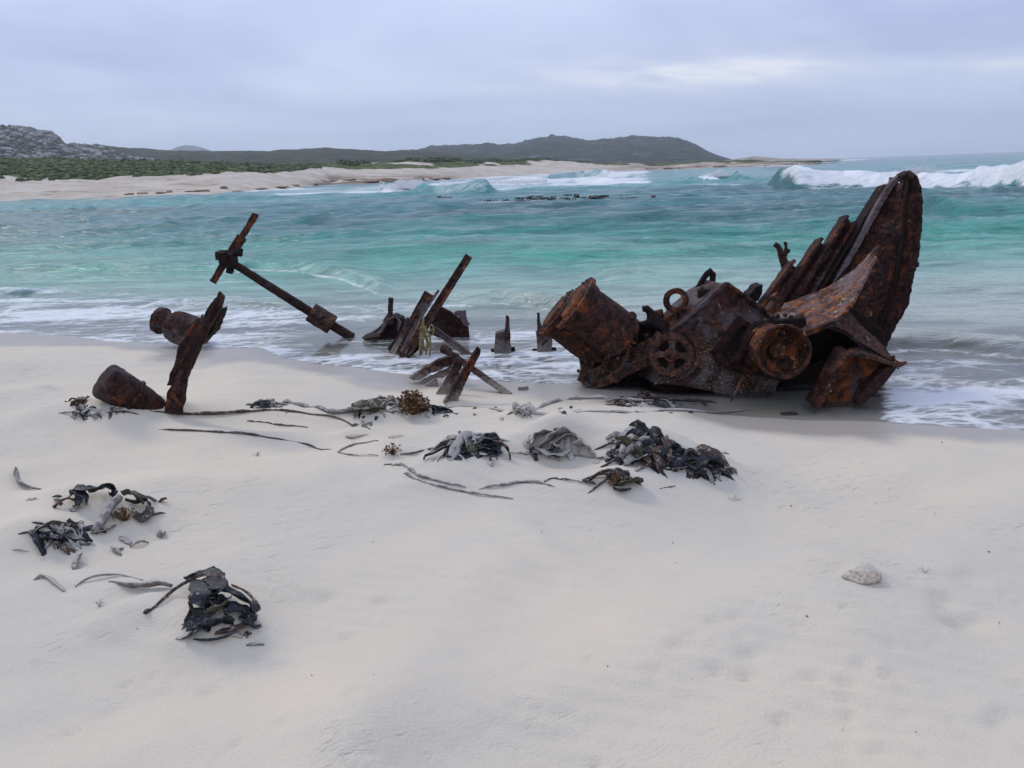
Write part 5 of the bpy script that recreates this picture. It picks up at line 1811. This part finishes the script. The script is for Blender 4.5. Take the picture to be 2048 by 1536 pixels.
def pile(name, label, cx, cy, w, h, n, bw, mats, seed, arch=.05, length=(.12, .3), cat='kelp', stipes=0, extra=None):
    """a tangle of fronds on its own heap of sand; w, h in pixels of the photograph"""
    rg_ = random.Random(seed)
    base = gp(cx, cy + h * .3)
    t = thing(name, label, cat, base)
    for i in range(n):
        a = rg_.uniform(0, 2 * math.pi)
        q = math.sqrt(rg_.random())
        p = gp(cx + w * .42 * q * math.cos(a), cy + h * .42 * q * math.sin(a))
        di = rg_.gauss(0, .9) + (math.pi if rg_.random() < .5 else 0)
        L = rg_.uniform(*length) * .85
        m = 5
        pts = []
        bend = rg_.uniform(-1.4, 1.4)
        flap = rg_.random()
        x, y = p[0] - L * .5 * math.cos(di), p[1] - L * .5 * math.sin(di)
        for j in range(m):
            f = j / (m - 1)
            if flap < .35:
                l = arch * .5 * f * f - .004 - .012 * (j == 0)
            elif flap < .7:
                l = arch * .55 * math.sin(math.pi * f) * rg_.uniform(.6, 1.3) + (-.016 if j in (0, m - 1) else .002)
            else:
                l = rg_.uniform(-.008, .014) - (.012 if j == 0 else 0)
            pts.append(np.array([x, y, zs(x, y) + l]))
            dd = di + bend * (f - .5)
            x += L / (m - 1) * math.cos(dd); y += L / (m - 1) * math.sin(dd)
        tw = rg_.gauss(0, .45)
        part('blade', ribbon(pts, bw * rg_.choice((.5, .9, 1.3, 1.7)), (tw + rg_.gauss(0, .4), tw), rg_.uniform(-.35, .45), n=18, k=5, seed=seed * 50 + i, rag=.12, taper=(.7, .6)), rg_.choice(mats), t)
    for i in range(stipes):
        p = gp(cx + w * rg_.uniform(-.4, .4), cy + h * rg_.uniform(-.3, .3))
        a = rg_.uniform(-.5, .5)
        pts = [np.array([p[0] + s * math.cos(a), p[1] + s * math.sin(a), 0]) for s in (-.14, -.05, .05, .14)]
        for q_, l in zip(pts, (-.01, .010, .014, -.01)):
            q_[2] = zs(q_[0], q_[1]) + l
        part('stipe', tube(spline(pts, 10), [.006] * 10, 7), rg_.choice(mats), t)
    return t


def tuft(name, label, cx, cy, h, w, seed, n=46, mat='tuft'):
    """bushy red-brown weed: short forking twigs with knobbly tips"""
    rg_ = random.Random(seed)
    base = gp(cx, cy)
    s = mpp(base)
    H_, W_ = h * s, w * s
    vfs = []
    for k in range(n):
        a = rg_.uniform(0, 6.28); f = rg_.random() ** .6
        tip = base + np.array([W_ * .5 * f * math.cos(a), W_ * .35 * f * math.sin(a), H_ * rg_.uniform(.35, 1.0) * (1 - .45 * f)])
        mid = base + (tip - base) * .5 + np.array([rg_.uniform(-1, 1), rg_.uniform(-1, 1), .3]) * H_ * .08
        r_ = H_ * .028
        vfs.append(tube([base + np.array([0, 0, -.01]), mid, tip], [r_, r_ * .9, r_ * .7], 5))
        for j in range(5):
            c = tip + np.array([rg_.uniform(-1, 1), rg_.uniform(-1, 1), rg_.uniform(-1, .6)]) * H_ * .12
            q = H_ * rg_.uniform(.03, .065)
            e = rg_.uniform(.6, 1.4)
            i = [c + np.array(d) * q * (e if z else 1) for z, d in enumerate(((1, 0, 0), (-1, 0, 0), (0, 1, 0), (0, -1, 0), (0, 0, 1), (0, 0, -1)))]
            vfs.append((i, [(0, 2, 4), (2, 1, 4), (1, 3, 4), (3, 0, 4), (2, 0, 5), (1, 2, 5), (3, 1, 5), (0, 3, 5)]))
    v, f = join(*vfs)
    o = link(name, mesh(name, np.asarray(v) - base, f), mat)
    o.location = base
    tag(o, label, 'seaweed')
    return o


def stalk(label, pts, r_px, mat='kelp_stalk', name='kelp_stalk', cat='kelp', squash=.8, nn=56, bury=.45):
    P = []
    for (a, b) in pts:
        p = gp(a, b)
        P.append(p)
    n0 = mpp(P[0])
    rr = r_px if hasattr(r_px, '__len__') else [r_px] * len(P)
    S = spline(P, nn)
    rad = np.interp(np.linspace(0, 1, nn), np.linspace(0, 1, len(rr)), rr) * n0
    rad = rad * .72 * (1 + .28 * fbm(np.linspace(0, nn * .35, nn) + P[0][0] * 9, np.zeros(nn), 3, 3))
    ks = np.linspace(0, 1, nn)
    sink = .7 * np.clip(fbm(np.linspace(0, 6, nn) + P[0][0] * 5, np.ones(nn), 2, 6) - .15, 0, 1)
    out = []
    for k, s in enumerate(S):
        e = min(ks[k], 1 - ks[k])
        s = s.copy()
        s[2] = zs(s[0], s[1]) + rad[k] * (1 - bury - 2.2 * sink[k] - 1.0 * max(0, .06 - e) / .06) + .004
        out.append(s)
    b = P[0]
    v, f = tube(out, list(rad), 8, squash)
    o = link(name, mesh(name, np.asarray(v) - b, f, True), mat)
    o.location = b
    tag(o, label, cat)
    return o


def lump(label, cx, cy, w_px, h_px, seed):
    """a low crusted knoll with a crumbly top"""
    p = gp(cx, cy)
    k = mpp(p)
    me = rock_mesh('crusted_lump', seed, 3, .8)
    rg_ = random.Random(seed)
    for v in me.vertices:
        n_ = 1 + .10 * rg_.uniform(-1, 1) * (v.co.z > .15)
        v.co = v.co * n_
    me.polygons.foreach_set('use_smooth', np.ones(len(me.polygons), bool))
    o = link('crusted_lump', me, 'crust')
    o.location = (p[0], p[1], p[2] - h_px * k * .30)
    o.scale = (w_px * k * .5, w_px * k * .36, h_px * k * .52)
    tag(o, label, 'sand lump')
    return o


# --- nearest clump, each frond placed by hand
K1 = thing('kelp_clump', 'clump of broad black kelp blades heaped in the nearest foreground sand', 'kelp', gp(440, 1275))
bk = 'kelp_black'
for i, (pts, w_, tw, cu, m_) in enumerate([
        (((398, 1160, .085), (405, 1185, .085), (408, 1215, .07), (398, 1245, .04)), .082, (.1, .35), .10, bk),
        (((372, 1160, .06), (400, 1150, .10), (425, 1148, .12), (442, 1160, .10)), .060, (.6, -.3), .2, bk),
        (((420, 1150, .12), (438, 1172, .10), (432, 1195, .08), (440, 1215, .06)), .060, (-.5, .4), .2, bk),
        (((440, 1178, .07), (470, 1190, .075), (500, 1210, .06), (512, 1226, .04)), .062, (.3, .5), .15, bk),
        (((446, 1212, .06), (470, 1208, .07), (495, 1215, .06), (514, 1232, .03)), .058, (-.4, .3), -.15, bk),
        (((400, 1255, .04), (425, 1250, .05), (448, 1244, .05), (462, 1248, .03)), .052, (.6, .9), .2, bk),
        (((372, 1275, .01), (388, 1262, .04), (402, 1244, .05), (412, 1230, .06)), .040, (.2, -.6), .1, bk),
        (((375, 1255, .02), (392, 1248, .035), (410, 1252, .03), (420, 1262, .01)), .045, (-.6, .2), .1, bk),
        (((430, 1268, .02), (455, 1262, .03), (478, 1256, .03), (500, 1246, .01)), .032, (.4, -.2), .2, 'kelp_brown'),
        (((485, 1228, .03), (498, 1240, .035), (508, 1250, .02), (515, 1252, .01)), .042, (-.4, .3), .1, bk),
        (((465, 1172, .04), (488, 1182, .055), (505, 1198, .04), (515, 1212, .02)), .020, (.8, .9), .2, 'kelp_brown'),
        (((415, 1232, .05), (430, 1222, .07), (445, 1212, .07), (455, 1196, .06)), .050, (.9, .2), .25, 'kelp_olive'),
        (((390, 1278, .0), (420, 1280, .012), (450, 1274, .015), (470, 1266, .0)), .025, (.3, .5), .1, bk),
        (((380, 1205, .05), (382, 1225, .045), (374, 1245, .02), (365, 1255, .0)), .022, (1.0, .6), .1, bk)]):
    frond(K1, [(a, b, l * .72) for a, b, l in pts], w_ * 1.1, m_, twist=tw, curl=cu, seed=i, taper=(.85, .75), n=20, k=6, rag=.2)
part('edge_strip', ribbon(on_sand(((440, 1150, .105), (405, 1150, .09), (375, 1163, .06), (350, 1178, .03), (330, 1195, .012), (308, 1215, .006), (290, 1228, .004))), .014, (1.2, .8), .1, n=26, seed=77, taper=(1, .5)), 'kelp_brown', K1)
part('stem_end', tube(on_sand(((300, 1218, .012), (293, 1222, .016), (288, 1226, .010))), [.004, .010, .006], 8), 'kelp_brown', K1)

# single leaves and strips near it
def leaf(label, pts, w_, mat, tw=(0, 0), cu=.1, seed=1, taper=(.4, .3), name='kelp_leaf'):
    P = on_sand(pts)
    v, f = ribbon(P, w_, tw, cu, n=20, seed=seed, taper=taper)
    b = P[0]
    o = link(name, mesh(name, np.asarray(v) - b, f, True), mat)
    o.location = b
    tag(o, label, 'kelp')
    return o


leaf('dusty paddle-shaped kelp leaf standing on edge left of the nearest black clump', ((218, 1164, .0), (250, 1170, .012), (285, 1172, .018), (315, 1168, .022), (345, 1172, .012)), .034, 'kelp_stalk', (1.1, 1.0), .1, 3, (.35, .6))
leaf('thin arched kelp rim half buried above the paddle-shaped leaf', ((150, 1173, .0), (172, 1158, .012), (200, 1150, .016), (240, 1149, .014), (285, 1160, .0)), .012, 'kelp_pale', (1.2, 1.2), .0, 4)
leaf('short purple kelp stub sticking up below the left weed pile', ((152, 1138, .0), (156, 1122, .015), (164, 1108, .03)), .036, 'kelp_stalk', (.7, .6), .35, 5, (.6, .6))
leaf('small grey kelp chip right of the purple stub', ((222, 1094, .012), (232, 1102, .012), (243, 1113, .0)), .022, 'kelp_stalk', (.5, .5), .2, 6)
leaf('folded dusty kelp scrap at the left edge below the purple stub', ((68, 1160, .004), (86, 1152, .014), (104, 1162, .008), (128, 1182, .0)), .026, 'kelp_pale', (.9, .5), .2, 7)
leaf('curved sand-dusted kelp ribbon at the far left edge', ((32, 935, .02), (30, 952, .03), (38, 965, .02), (58, 975, .01), (82, 979, .0)), .04, 'kelp_stalk', (.9, 1.1), .2, 8, (.35, .2))
leaf('small forked kelp scrap right of the curled leaves at left', ((318, 1006, .0), (326, 1000, .02), (334, 997, .03)), .026, 'kelp_brown', (.2, .8), .3, 9)

# --- weed pile at left: upper blades, thick stipe, curls
KL = thing('kelp_clump', 'black torn kelp blades with a thick grey stipe and curled leaves at left', 'kelp', gp(190, 1010))
for i, (pts, w_, tw, cu, m_) in enumerate([
        (((148, 980, .05), (160, 992, .06), (158, 1004, .04), (150, 1010, .01)), .055, (.2, .6), .2, bk),
        (((150, 975, .06), (170, 978, .07), (192, 975, .06), (205, 978, .03)), .05, (-.4, .3), .1, bk),
        (((178, 985, .05), (196, 980, .06), (214, 972, .06), (228, 980, .03)), .05, (.8, .3), .2, bk),
        (((205, 972, .05), (216, 975, .05), (226, 984, .03), (222, 992, .01)), .055, (.5, .4), .1, bk),
        (((108, 1016, .0), (122, 1003, .03), (140, 998, .03), (160, 1010, .0)), .024, (.9, .2), .2, 'kelp_brown'),
        (((246, 990, .04), (262, 988, .06), (280, 1000, .05), (286, 1008, .03)), .06, (.7, .2), .3, 'kelp_olive'),
        (((250, 1000, .03), (270, 1006, .03), (292, 1000, .04), (296, 1015, .03), (288, 1032, .01)), .03, (1.0, 1.2), .2, bk),
        (((298, 1012, .05), (296, 1026, .04), (286, 1036, .02), (268, 1030, .01)), .05, (1.1, .6), .2, 'kelp_olive'),
        (((272, 1000, .03), (290, 994, .04), (306, 1000, .02), (314, 1004, .0)), .02, (.8, .8), .2, 'kelp_stalk'),
        (((140, 990, .04), (152, 985, .06), (168, 994, .05), (172, 1008, .01)), .05, (-.6, .4), .2, bk)]):
    frond(KL, pts, w_, m_, twist=tw, curl=cu, seed=20 + i, taper=(.8, .6))
part('stipe', tube(spline(on_sand(((188, 1064, .0), (205, 1040, .03), (222, 1012, .055), (242, 992, .075))), 14), [.020, .021, .021, .021, .021, .021, .021, .021, .021, .022, .022, .022, .021, .014], 12), 'kelp_stalk', KL)
tuft('seaweed_tuft', 'red-brown knobbly seaweed tuft beside the thick grey stipe at left', 250, 1040, 34, 52, 5, 30)
pile('kelp_pile', 'low black weed tangle at far left below the thick stipe', 120, 1072, 110, 46, 24, .035, [bk, bk, 'kelp_brown', 'kelp_stalk'], 31, .045, (.08, .2), stipes=3)
leaf('flat purple kelp piece right of the low black tangle', ((182, 1066, .01), (205, 1062, .015), (232, 1050, .0)), .03, 'kelp_stalk', (.3, .3), .2, 13, name='kelp_leaf')
leaf('pale buried kelp strip left of the low black tangle', ((22, 1100, .0), (38, 1099, .006), (58, 1104, .0)), .014, 'kelp_pale', (.4, .4), .1, 14, name='kelp_leaf')

# --- middle piles
pile('kelp_pile', 'black kelp heap on a sand hump left of the pale grey heap', 945, 890, 120, 40, 34, .045, [bk, bk, 'kelp_grey', 'kelp_olive'], 41, .05, (.12, .3), stipes=4)
leaf('thin kelp strap trailing left from the black heap on the sand hump', ((848, 920, .02), (852, 912, .03), (870, 906, .03), (890, 895, .04), (915, 888, .05)), .022, bk, (.6, .9), .2, 51)
leaf('rim of kelp curving down the right end of the black heap', ((985, 882, .05), (1003, 888, .05), (1016, 902, .03), (1020, 920, .0)), .03, 'kelp_brown', (.9, 1.2), .2, 52)
leaf('tiny curled kelp ring under the black heap', ((984, 922, .0), (980, 916, .02), (988, 912, .025), (996, 920, .01)), .012, 'kelp_brown', (1, 1), .1, 53)
leaf('brown dusty strap lying left of the black heap', ((800, 908, .0), (830, 904, .01), (860, 898, .012), (885, 894, .0)), .028, 'kelp_stalk', (.3, .4), .1, 54)
pg = pile('kelp_pile', 'pale grey dusty heap of broad kelp blades', 1115, 888, 110, 30, 3, .08, ['kelp_pale', 'kelp_grey', 'kelp_pale'], 42, .02, (.15, .25))
for i, (pts, w_, tw, cu, m_) in enumerate([
        (((1056, 898, .0), (1064, 880, .05), (1080, 868, .07), (1105, 864, .07)), .13, (.8, .3), .3, 'kelp_grey'),
        (((1078, 898, .01), (1098, 882, .05), (1122, 868, .08), (1150, 872, .06)), .15, (.6, .7), .3, 'kelp_grey'),
        (((1108, 862, .09), (1130, 862, .10), (1150, 872, .08), (1166, 890, .03)), .10, (.9, .6), .2, 'kelp_pale'),
        (((1092, 900, .01), (1108, 890, .05), (1124, 898, .04), (1126, 908, .0)), .15, (.4, .4), .2, 'kelp_grey'),
        (((1146, 888, .05), (1168, 890, .05), (1186, 904, .02), (1192, 914, .0)), .12, (.6, 1.0), .2, 'kelp_pale'),
        (((1060, 898, .0), (1052, 885, .05), (1060, 870, .07)), .03, (1.2, .6), .2, 'kelp_grey')]):
    frond(pg, [(a, b, l * .45) for a, b, l in pts], w_, m_, twist=(tw[0] * .7, tw[1] * .7), curl=cu * .6, seed=60 + i, taper=(.6, .5), n=24, k=7, rag=.08)
pile('kelp_pile', 'tall black kelp ridge with brown crisp tips below the wreck', 1285, 902, 130, 56, 46, .045, [bk, bk, bk, 'kelp_brown', 'kelp_grey'], 43, .075, (.1, .3), stipes=6)
pile('kelp_pile', 'dusty rounded kelp mass at the left end of the black ridge', 1255, 892, 60, 36, 12, .07, ['kelp_grey', 'kelp_stalk', 'kelp_olive'], 44, .05, (.15, .28))
pile('kelp_pile', 'trailing black kelp blades at the right end of the ridge', 1400, 932, 100, 34, 26, .045, [bk, bk, 'kelp_stalk', 'kelp_brown'], 45, .05, (.1, .26), stipes=2)
leaf('broad blue-black kelp fold at the far right end of the trailing blades', ((1392, 945, .01), (1410, 932, .05), (1425, 922, .055), (1448, 938, .01)), .07, bk, (.7, .5), .2, 61)
leaf('dusty kelp tip beyond the broad blue-black fold', ((1452, 938, .0), (1464, 938, .02), (1474, 948, .0)), .03, 'kelp_stalk', (.6, .6), .2, 62)
kb = pile('kelp_pile', 'brown holdfast with an olive blade on its own small mound', 1232, 955, 50, 26, 14, .03, ['kelp_brown', 'kelp_brown', bk], 46, .045, (.05, .12), stipes=3)
frond(kb, ((1238, 972, .01), (1255, 966, .03), (1272, 962, .03), (1282, 966, .01)), .075, 'kelp_olive', twist=(.4, .5), curl=.2, seed=71, taper=(.8, .5))
frond(kb, ((1180, 962, .0), (1195, 950, .03), (1215, 942, .05), (1235, 944, .05)), .03, 'kelp_brown', twist=(.8, .6), curl=.2, seed=72)
frond(kb, ((1228, 978, .0), (1245, 982, .015), (1262, 978, .01)), .05, bk, twist=(.5, .4), curl=.2, seed=73)
tuft('seaweed_tuft', 'dark clotted seaweed root on the holdfast mound', 1232, 972, 34, 38, 9, 26)
leaf('brown strap lying left of the holdfast mound', ((1165, 962, .0), (1178, 964, .012), (1192, 968, .004)), .03, 'kelp_brown', (.4, .4), .2, 74)

# --- upper line of weed below the wreck
tuft('seaweed_tuft', 'tall golden brown bushy seaweed below the crossed beams', 828, 828, 58, 62, 3, 70)
pile('kelp_pile', 'grey-green weed mat around the golden brown bushy seaweed', 760, 812, 90, 26, 20, .07, ['kelp_grey', 'kelp_olive', 'kelp_stalk', 'kelp_grey'], 47, .05, (.15, .35), stipes=2)
pile('kelp_pile', 'flat dark weed right of the golden brown bushy seaweed', 880, 824, 60, 16, 10, .05, [bk, 'kelp_grey', 'kelp_stalk'], 48, .025, (.15, .3))
pile('kelp_pile', 'dark curled weed on the long stalk left of centre', 528, 812, 66, 18, 14, .045, [bk, bk, 'kelp_stalk'], 49, .04, (.12, .25), stipes=2)
pile('kelp_pile', 'thin weed scraps in front of the half buried bollard', 200, 826, 130, 16, 16, .03, ['kelp_stalk', bk, 'kelp_grey', 'kelp_brown'], 50, .03, (.08, .2), stipes=3)
pile('kelp_pile', 'crisp brown weed crumbs left of the half buried bollard', 152, 804, 44, 10, 9, .035, ['kelp_brown'], 52, .03, (.06, .14))
pile('kelp_pile', 'broken weed and dark scraps on the pale stalk before the winch', 1285, 806, 150, 22, 26, .045, ['kelp_stalk', 'kelp_brown', 'kelp_grey', 'kelp_pale', bk], 53, .035, (.1, .3), stipes=4)
kf = pile('kelp_pile', 'sand-caked kelp bulb with broken leaves at centre', 1045, 824, 56, 26, 8, .06, ['kelp_pale', 'kelp_pale', 'kelp_stalk'], 54, .03, (.1, .22))
bp_ = gp(1050, 822)
part('bulb', lathe(bp_ + np.array([-.05, .02, -.05]), bp_ + np.array([.06, .02, -.01]), [(0, .01), (.01, .05), (.04, .075), (.08, .075), (.11, .05), (.13, .01)], 18), 'kelp_stalk', kf)
stalk('long kelp stalk running from the girder foot to the centre of the weed line', ((300, 822), (360, 830), (430, 829), (500, 824), (560, 822), (620, 828), (690, 842), (740, 858)), [2, 5, 6, 5, 4, 4, 3, 2], 'kelp_brown')
stalk('thick dusty kelp stem with a swollen neck in the weed line', ((548, 808), (575, 806), (610, 814), (650, 822), (690, 826), (712, 820), (760, 820)), [3, 8, 7, 6, 9, 5, 3], 'kelp_stalk')
stalk('straight grey stalk reaching right from the golden brown seaweed', ((850, 818), (900, 814), (980, 818), (1060, 824), (1160, 820)), [6, 6, 5, 4, 3], 'kelp_pale')
stalk('lower edge stalk running along the weed line before the winch', ((1060, 826), (1150, 826), (1260, 825), (1380, 823), (1500, 820)), [3, 5, 5, 5, 3], 'kelp_pale')
stalk('thick pale crusted kelp stem rising right of the sand-caked bulb', ((1072, 818), (1095, 808), (1125, 800), (1165, 798), (1215, 797)), [4, 8, 9, 8, 6], 'kelp_pale')
stalk('dark red stalk disappearing under the winch', ((1210, 797), (1270, 798), (1330, 800), (1400, 804), (1440, 806)), [4, 5, 5, 5, 3], 'kelp_brown')
stalk('long dark stalk crossing bare sand at left of centre', ((315, 860), (370, 862), (440, 866), (500, 869), (560, 880), (620, 892), (664, 900)), [2.2, 3.2, 3.6, 4, 3.4, 2.6, 1.6], 'kelp_brown', bury=.45)
stalk('short thin stalk above the long dark stalk', ((495, 842), (530, 846), (570, 852), (615, 855)), [2, 3, 2.5, 1.4], 'kelp_brown', bury=.45)
stalk('hairpin loop of kelp stalk left of the small brown tuft', ((756, 882), (720, 888), (690, 898), (678, 905), (690, 909), (720, 912), (756, 911)), [1.5, 3, 3.6, 3.4, 2.4, 2, 1.2], 'kelp_stalk', bury=.3)
stalk('wavy kelp stalk in front of the black heap, upper of two', ((778, 931), (800, 932), (820, 940), (840, 954), (880, 964), (932, 975)), [2, 5, 4.5, 4, 3, 1.6], 'kelp_stalk', bury=.3)
stalk('wavy kelp stalk in front of the black heap, lower of two', ((808, 948), (830, 958), (870, 972), (930, 984), (1026, 998)), [3.5, 4, 3, 3, 1.6], 'kelp_stalk', bury=.35)
stalk('forked kelp straps running to the holdfast mound', ((958, 979), (990, 973), (1040, 966), (1080, 966), (1110, 976)), [2, 4, 5, 4, 2], 'kelp_stalk', bury=.3)
stalk('thin arched strap above the forked straps', ((1088, 964), (1105, 958), (1130, 960), (1165, 966)), [1.5, 2.5, 2.5, 1.5], 'kelp_brown')
stalk('thin stalk stretched across sand from the black heap to the ridge', ((1020, 906), (1080, 908), (1140, 909), (1200, 916), (1240, 924)), [2, 3, 3, 3, 3], 'kelp_stalk')
stalk('short twig lying on bare sand right of the holdfast mound', ((1315, 981), (1332, 977), (1352, 973)), [1.2, 2, 1.2], 'kelp_brown', name='twig', cat='twig')
stalk('buried stalk end left of the crossed wavy stalks', ((768, 931), (780, 930), (790, 931)), [1.5, 2.5, 1.5], 'kelp_brown', name='twig', cat='twig')
tuft('seaweed_tuft', 'small crisp brown tuft between the hairpin loop and the black heap', 787, 908, 26, 44, 6, 26)
lump('sand-caked crusty weed lump above the small crisp tuft', 794, 872, 36, 18, 3)
lump('flattened grey weed crust at the end of the long stalk', 716, 868, 46, 13, 4)
lump('low crusted sand-brown knoll alone on the open sand at right', 1722, 1146, 76, 26, 5)
tuft('seaweed_tuft', 'tiny crumbled weed tuft alone on sand below the ridge', 1470, 1000, 10, 34, 11, 14, 'kelp_pale')
tuft('seaweed_tuft', 'tiny grey weed tuft left of the nearest black clump', 198, 1210, 12, 20, 12, 14, 'kelp_grey')
tuft('seaweed_tuft', 'tiny weed speck on sand above the left pile', 514, 912, 10, 18, 13, 12, 'kelp_grey')
tuft('seaweed_tuft', 'weed crumbs strung along the sand at right of the knoll', 1850, 1142, 8, 40, 14, 12, 'kelp_grey')

# loose scraps strewn along the weed line
rg = random.Random(77)
for (x0, x1, y0, y1, n_, lab) in ((560, 760, 820, 850, 10, 'small weed scrap strewn along the weed line left of the bushy seaweed'), (880, 1040, 815, 840, 10, 'small weed scrap strewn between the bushy seaweed and the caked bulb'),
                                (1080, 1430, 800, 828, 22, 'small weed scrap strewn along the stalks before the winch'), (860, 1000, 895, 930, 8, 'small weed scrap on the sand hump of the black heap'),
                                (1040, 1200, 895, 925, 8, 'small weed scrap at the foot of the pale grey heap'), (1200, 1480, 900, 960, 16, 'small weed scrap around the black kelp ridge'), (120, 290, 812, 838, 8, 'small weed scrap in front of the bollard and girder'),
                                (60, 330, 990, 1110, 12, 'small weed scrap around the thick grey stipe'), (360, 520, 1235, 1290, 7, 'small weed scrap at the foot of the nearest black clump')):
    for k in range(n_):
        p = gp(rg.uniform(x0, x1), rg.uniform(y0, y1))
        a = rg.uniform(0, 6.28); L = rg.uniform(.03, .10)
        pts = []
        for f in (-.5, -.15, .2, .5):
            x, y = p[0] + L * f * math.cos(a), p[1] + L * f * math.sin(a) * .8
            pts.append(np.array([x, y, zs(x, y) + (.5 - abs(f)) * rg.uniform(.0, .05) - .004]))
        v, f_ = ribbon(pts, rg.uniform(.012, .04), (rg.uniform(-.7, .7), rg.uniform(-.7, .7)), rg.uniform(-.2, .4), n=8, k=3, seed=k, rag=.3)
        o = link('weed_scrap', mesh('weed_scrap', np.asarray(v) - p, f_, True), rg.choice(('kelp_black', 'kelp_brown', 'kelp_stalk', 'kelp_stalk', 'kelp_pale')))
        o.location = p
        tag(o, lab, 'weed scrap', lab.replace('small weed scrap', 'scraps'))

# pebbles and shells
MAT['pebble'] = mat_simple('pebble', (.05, .04, .035), (.22, .15, .12), 30, .7, .3, .005)
pm = rock_mesh('pebble', 7, 1, .7); pm.materials.append(MAT['pebble'])
rg = random.Random(21)
for (x, y, s_) in ((1215, 1333, 5), (624, 1351, 3.5), (747, 1350, 4), (659, 1150, 5), (1614, 1233, 6), (1832, 1464, 4), (918, 1060, 3.5), (746, 1085, 3.5), (1083, 1064, 3), (1345, 1085, 3), (1998, 1246, 4), (1978, 1104, 5),
                   (1582, 1012, 5), (1210, 1211, 2.5), (831, 1113, 3), (1884, 885, 4), (1280, 1414, 3), (300, 1232, 3), (275, 1258, 4), (725, 1098, 3), (1685, 1460, 3), (1352, 1126, 3)):
    p = gp(x, y)
    o = bpy.data.objects.new('pebble', pm); COL.objects.link(o)
    k = s_ * mpp(p) * .5
    o.location = (p[0], p[1], p[2] + k * .3)
    o.scale = (k * rg.uniform(.9, 1.5), k, k * .8)
    o.rotation_euler = (0, 0, rg.uniform(0, 6))
    tag(o, 'tiny dark pebble lying alone on the open sand', 'pebble', 'pebbles on the open sand')
wet = rock_mesh('wet_stone', 9, 2, .45); wet.materials.append(MAT['kelp_sea'])
for (x, y, w_, lab) in ((1578, 830, 34, 'dark wet weed lump in the wash left of the steel channel'), (1752, 793, 20, 'dark wet lump in the wash right of the steel channel'), (572, 697, 8, 'tiny dark scrap in the wash near the shaft foot')):
    p = gp(x, y)
    o = bpy.data.objects.new('wet_lump', wet if w_ > 15 else wet); COL.objects.link(o)
    k = w_ * mpp(p) * .5
    o.location = (p[0], p[1], p[2] + .01); o.scale = (k, k * .7, k * .55)
    tag(o, lab, 'weed lump')
# ------------------------------------------------------------------ sea haze: one closed box of air round the whole scene
def build_haze():
    v, f = box((0, 2500, 120), 6500, 2900, 132)
    o = link('haze', mesh('haze', v, f))
    m = bpy.data.materials.new('haze'); m.use_nodes = True
    nt = m.node_tree; nt.nodes.clear()
    out = nt.nodes.new('ShaderNodeOutputMaterial')
    pv = nt.nodes.new('ShaderNodeVolumePrincipled')
    pv.inputs['Color'].default_value = (.86, .935, 1.0, 1)
    pv.inputs['Density'].default_value = 2.1e-4
    pv.inputs['Anisotropy'].default_value = .1
    nt.links.new(pv.outputs[0], out.inputs['Volume'])
    o.data.materials.append(m)
    o['kind'] = 'stuff'
    o['label'] = 'thin pale sea haze over the whole bay'


build_haze()
